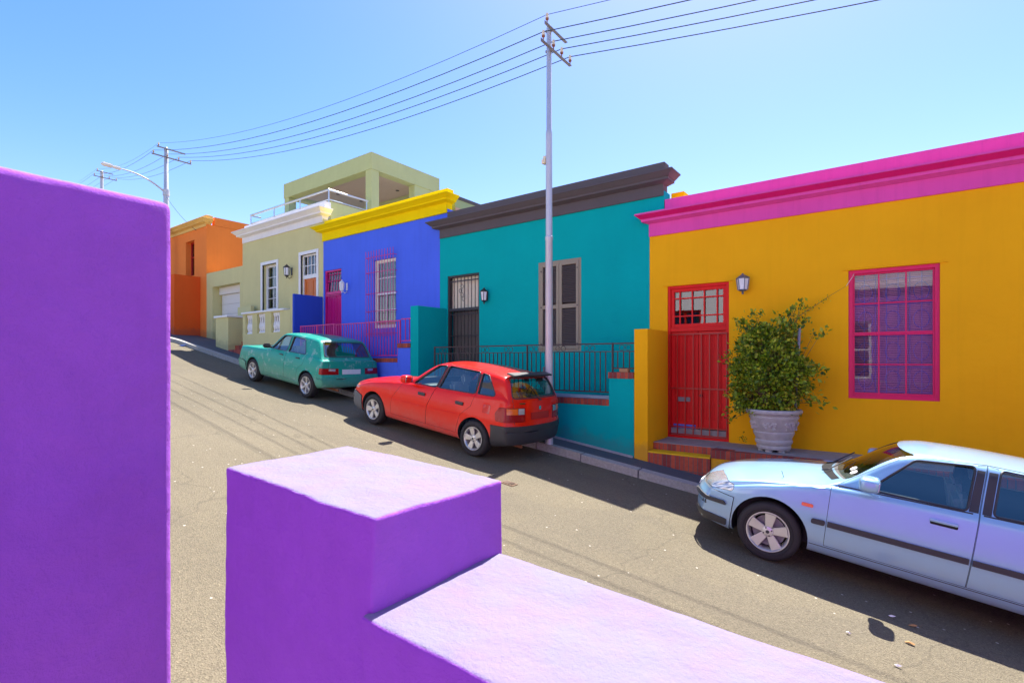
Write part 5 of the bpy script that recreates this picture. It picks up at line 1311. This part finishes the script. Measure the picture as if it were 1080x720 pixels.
for v, sg in (('L', -1), ('R', 1)):
    di = 0 if v == 'L' else 2
    c.line([(1.02, .955), (1.06, 1.21)], v, .010, M['blackpl'], 'quarterlight_bar', -.004, doors[di])
    for i, xx in ((0, 1.28), (1, 1.98)):
        p = c.hit(xx, .855, v, .010); h = MB(); h.box(xx - .075, xx + .075, p.y - .012, p.y + .012, .838, .865, b=.008); h.build('handle', M['blackpl'], doors[di + i], smooth=True, local=True)
    h = MB(); yy = sg * .90; h.obox((.80, yy, 1.0), (1, 0, 0), (0, 1, 0), (0, 0, 1), .05, .085, .055, b=.025); h.obox((.80, sg * .82, .965), (1, 0, 0), (0, 1, 0), (0, 0, 1), .03, .05, .02); m_ = h.build('mirror', M['blackpl'], c.root, smooth=True, local=True)
    # chrome-blue wheel arch trims
    for x_ in (0, 2.40):
        pts = [(x_ + .345 * math.cos(a), .285 + .345 * math.sin(a)) for a in [math.pi * (.02 + .96 * k / 18) for k in range(19)]]
        b = MB(); c.line(pts, v, .012, None, '', -.002, None, False, into=b); b.build('wheel_arch_trim', GR, c.root, smooth=True, local=True)
c.pane('number_plate', [(-.27, .605), (-.27, .715), (.23, .715), (.23, .605)], 'B', .008, M['plate'], thick=-.004)
b = MB(); b.tube([(1.9, -.38, .24), (2.7, -.38, .25), (3.04, -.38, .245)], .024, 8); b.build('exhaust', M['rustpor'], c.root, local=True)
st = (6, .018, .026, R(30))
for x in (0, 2.40):
    for sg in (-1, 1): c.wheel(x, sg * .80, .285, st, .195)
for yy in (-.34, .34): c.seat(1.22, yy, .48)
b = MB(); b.box(1.85, 2.2, -.58, .58, .36, .50, b=.05); b.obox((2.26, 0, .70), (1, 0, .2), (0, 1, 0), (-.2, 0, 1), .06, .58, .24, b=.05); b.build('rear_bench', M['interior'], c.root, smooth=True, local=True)
b = MB(); b.box(.64, .92, -.66, .66, .64, .90, b=.05); b.build('dashboard', M['blackpl'], c.root, smooth=True, local=True)
steering(c, 1.0, .34, .92)
c.place(-13.13, 6.62 + .80)

# ------------------------------------------------------------------ sky, sun, camera
sdir = Vector((-.09, .53, 1)).normalized()
elev = math.asin(sdir.z); az = math.atan2(sdir.x, sdir.y)     # clockwise from +Y
w = bpy.data.worlds.new('World'); S.world = w; w.use_nodes = True
nt = w.node_tree; bg = nt.nodes['Background']
sky = nt.nodes.new('ShaderNodeTexSky'); sky.sky_type = 'NISHITA'; sky.sun_disc = False
sky.sun_elevation = elev; sky.sun_rotation = az; sky.altitude = 50; sky.air_density = 1.0; sky.dust_density = .6; sky.ozone_density = 1.0
hs = nt.nodes.new('ShaderNodeHueSaturation'); hs.inputs['Saturation'].default_value = 1.38; nt.links.new(sky.outputs[0], hs.inputs['Color'])
nt.links.new(mix(nt, 1.0, hs.outputs[0], TINT, 'MULTIPLY'), bg.inputs[0]); bg.inputs[1].default_value = SKY
L = bpy.data.lights.new('sun', 'SUN'); L.energy = SUN; L.angle = R(.53); L.color = (1, .955, .88)
o = bpy.data.objects.new('sun', L); COL.objects.link(o); o.rotation_euler = (-sdir).to_track_quat('-Z', 'Y').to_euler(); o.location = sdir * 30
cam = bpy.data.cameras.new('camera'); co = bpy.data.objects.new('camera', cam); COL.objects.link(co)
cam.sensor_width = 36; cam.lens = 36 * 545 / 1080; cam.shift_y = 20 / 1080; cam.clip_end = 2000; cam.clip_start = .02
co.location = (0, 0, 0); co.rotation_euler = (R(90), 0, R(36.5)); S.camera = co
vs = S.view_settings; vs.view_transform = 'Standard'; vs.look = 'None'; vs.gamma = 1; vs.exposure = EXPO; vs.use_curve_mapping = False
S.cycles.max_bounces = 8; S.cycles.transparent_max_bounces = 16; S.cycles.use_denoising = True
S.cycles.sample_clamp_indirect = 8
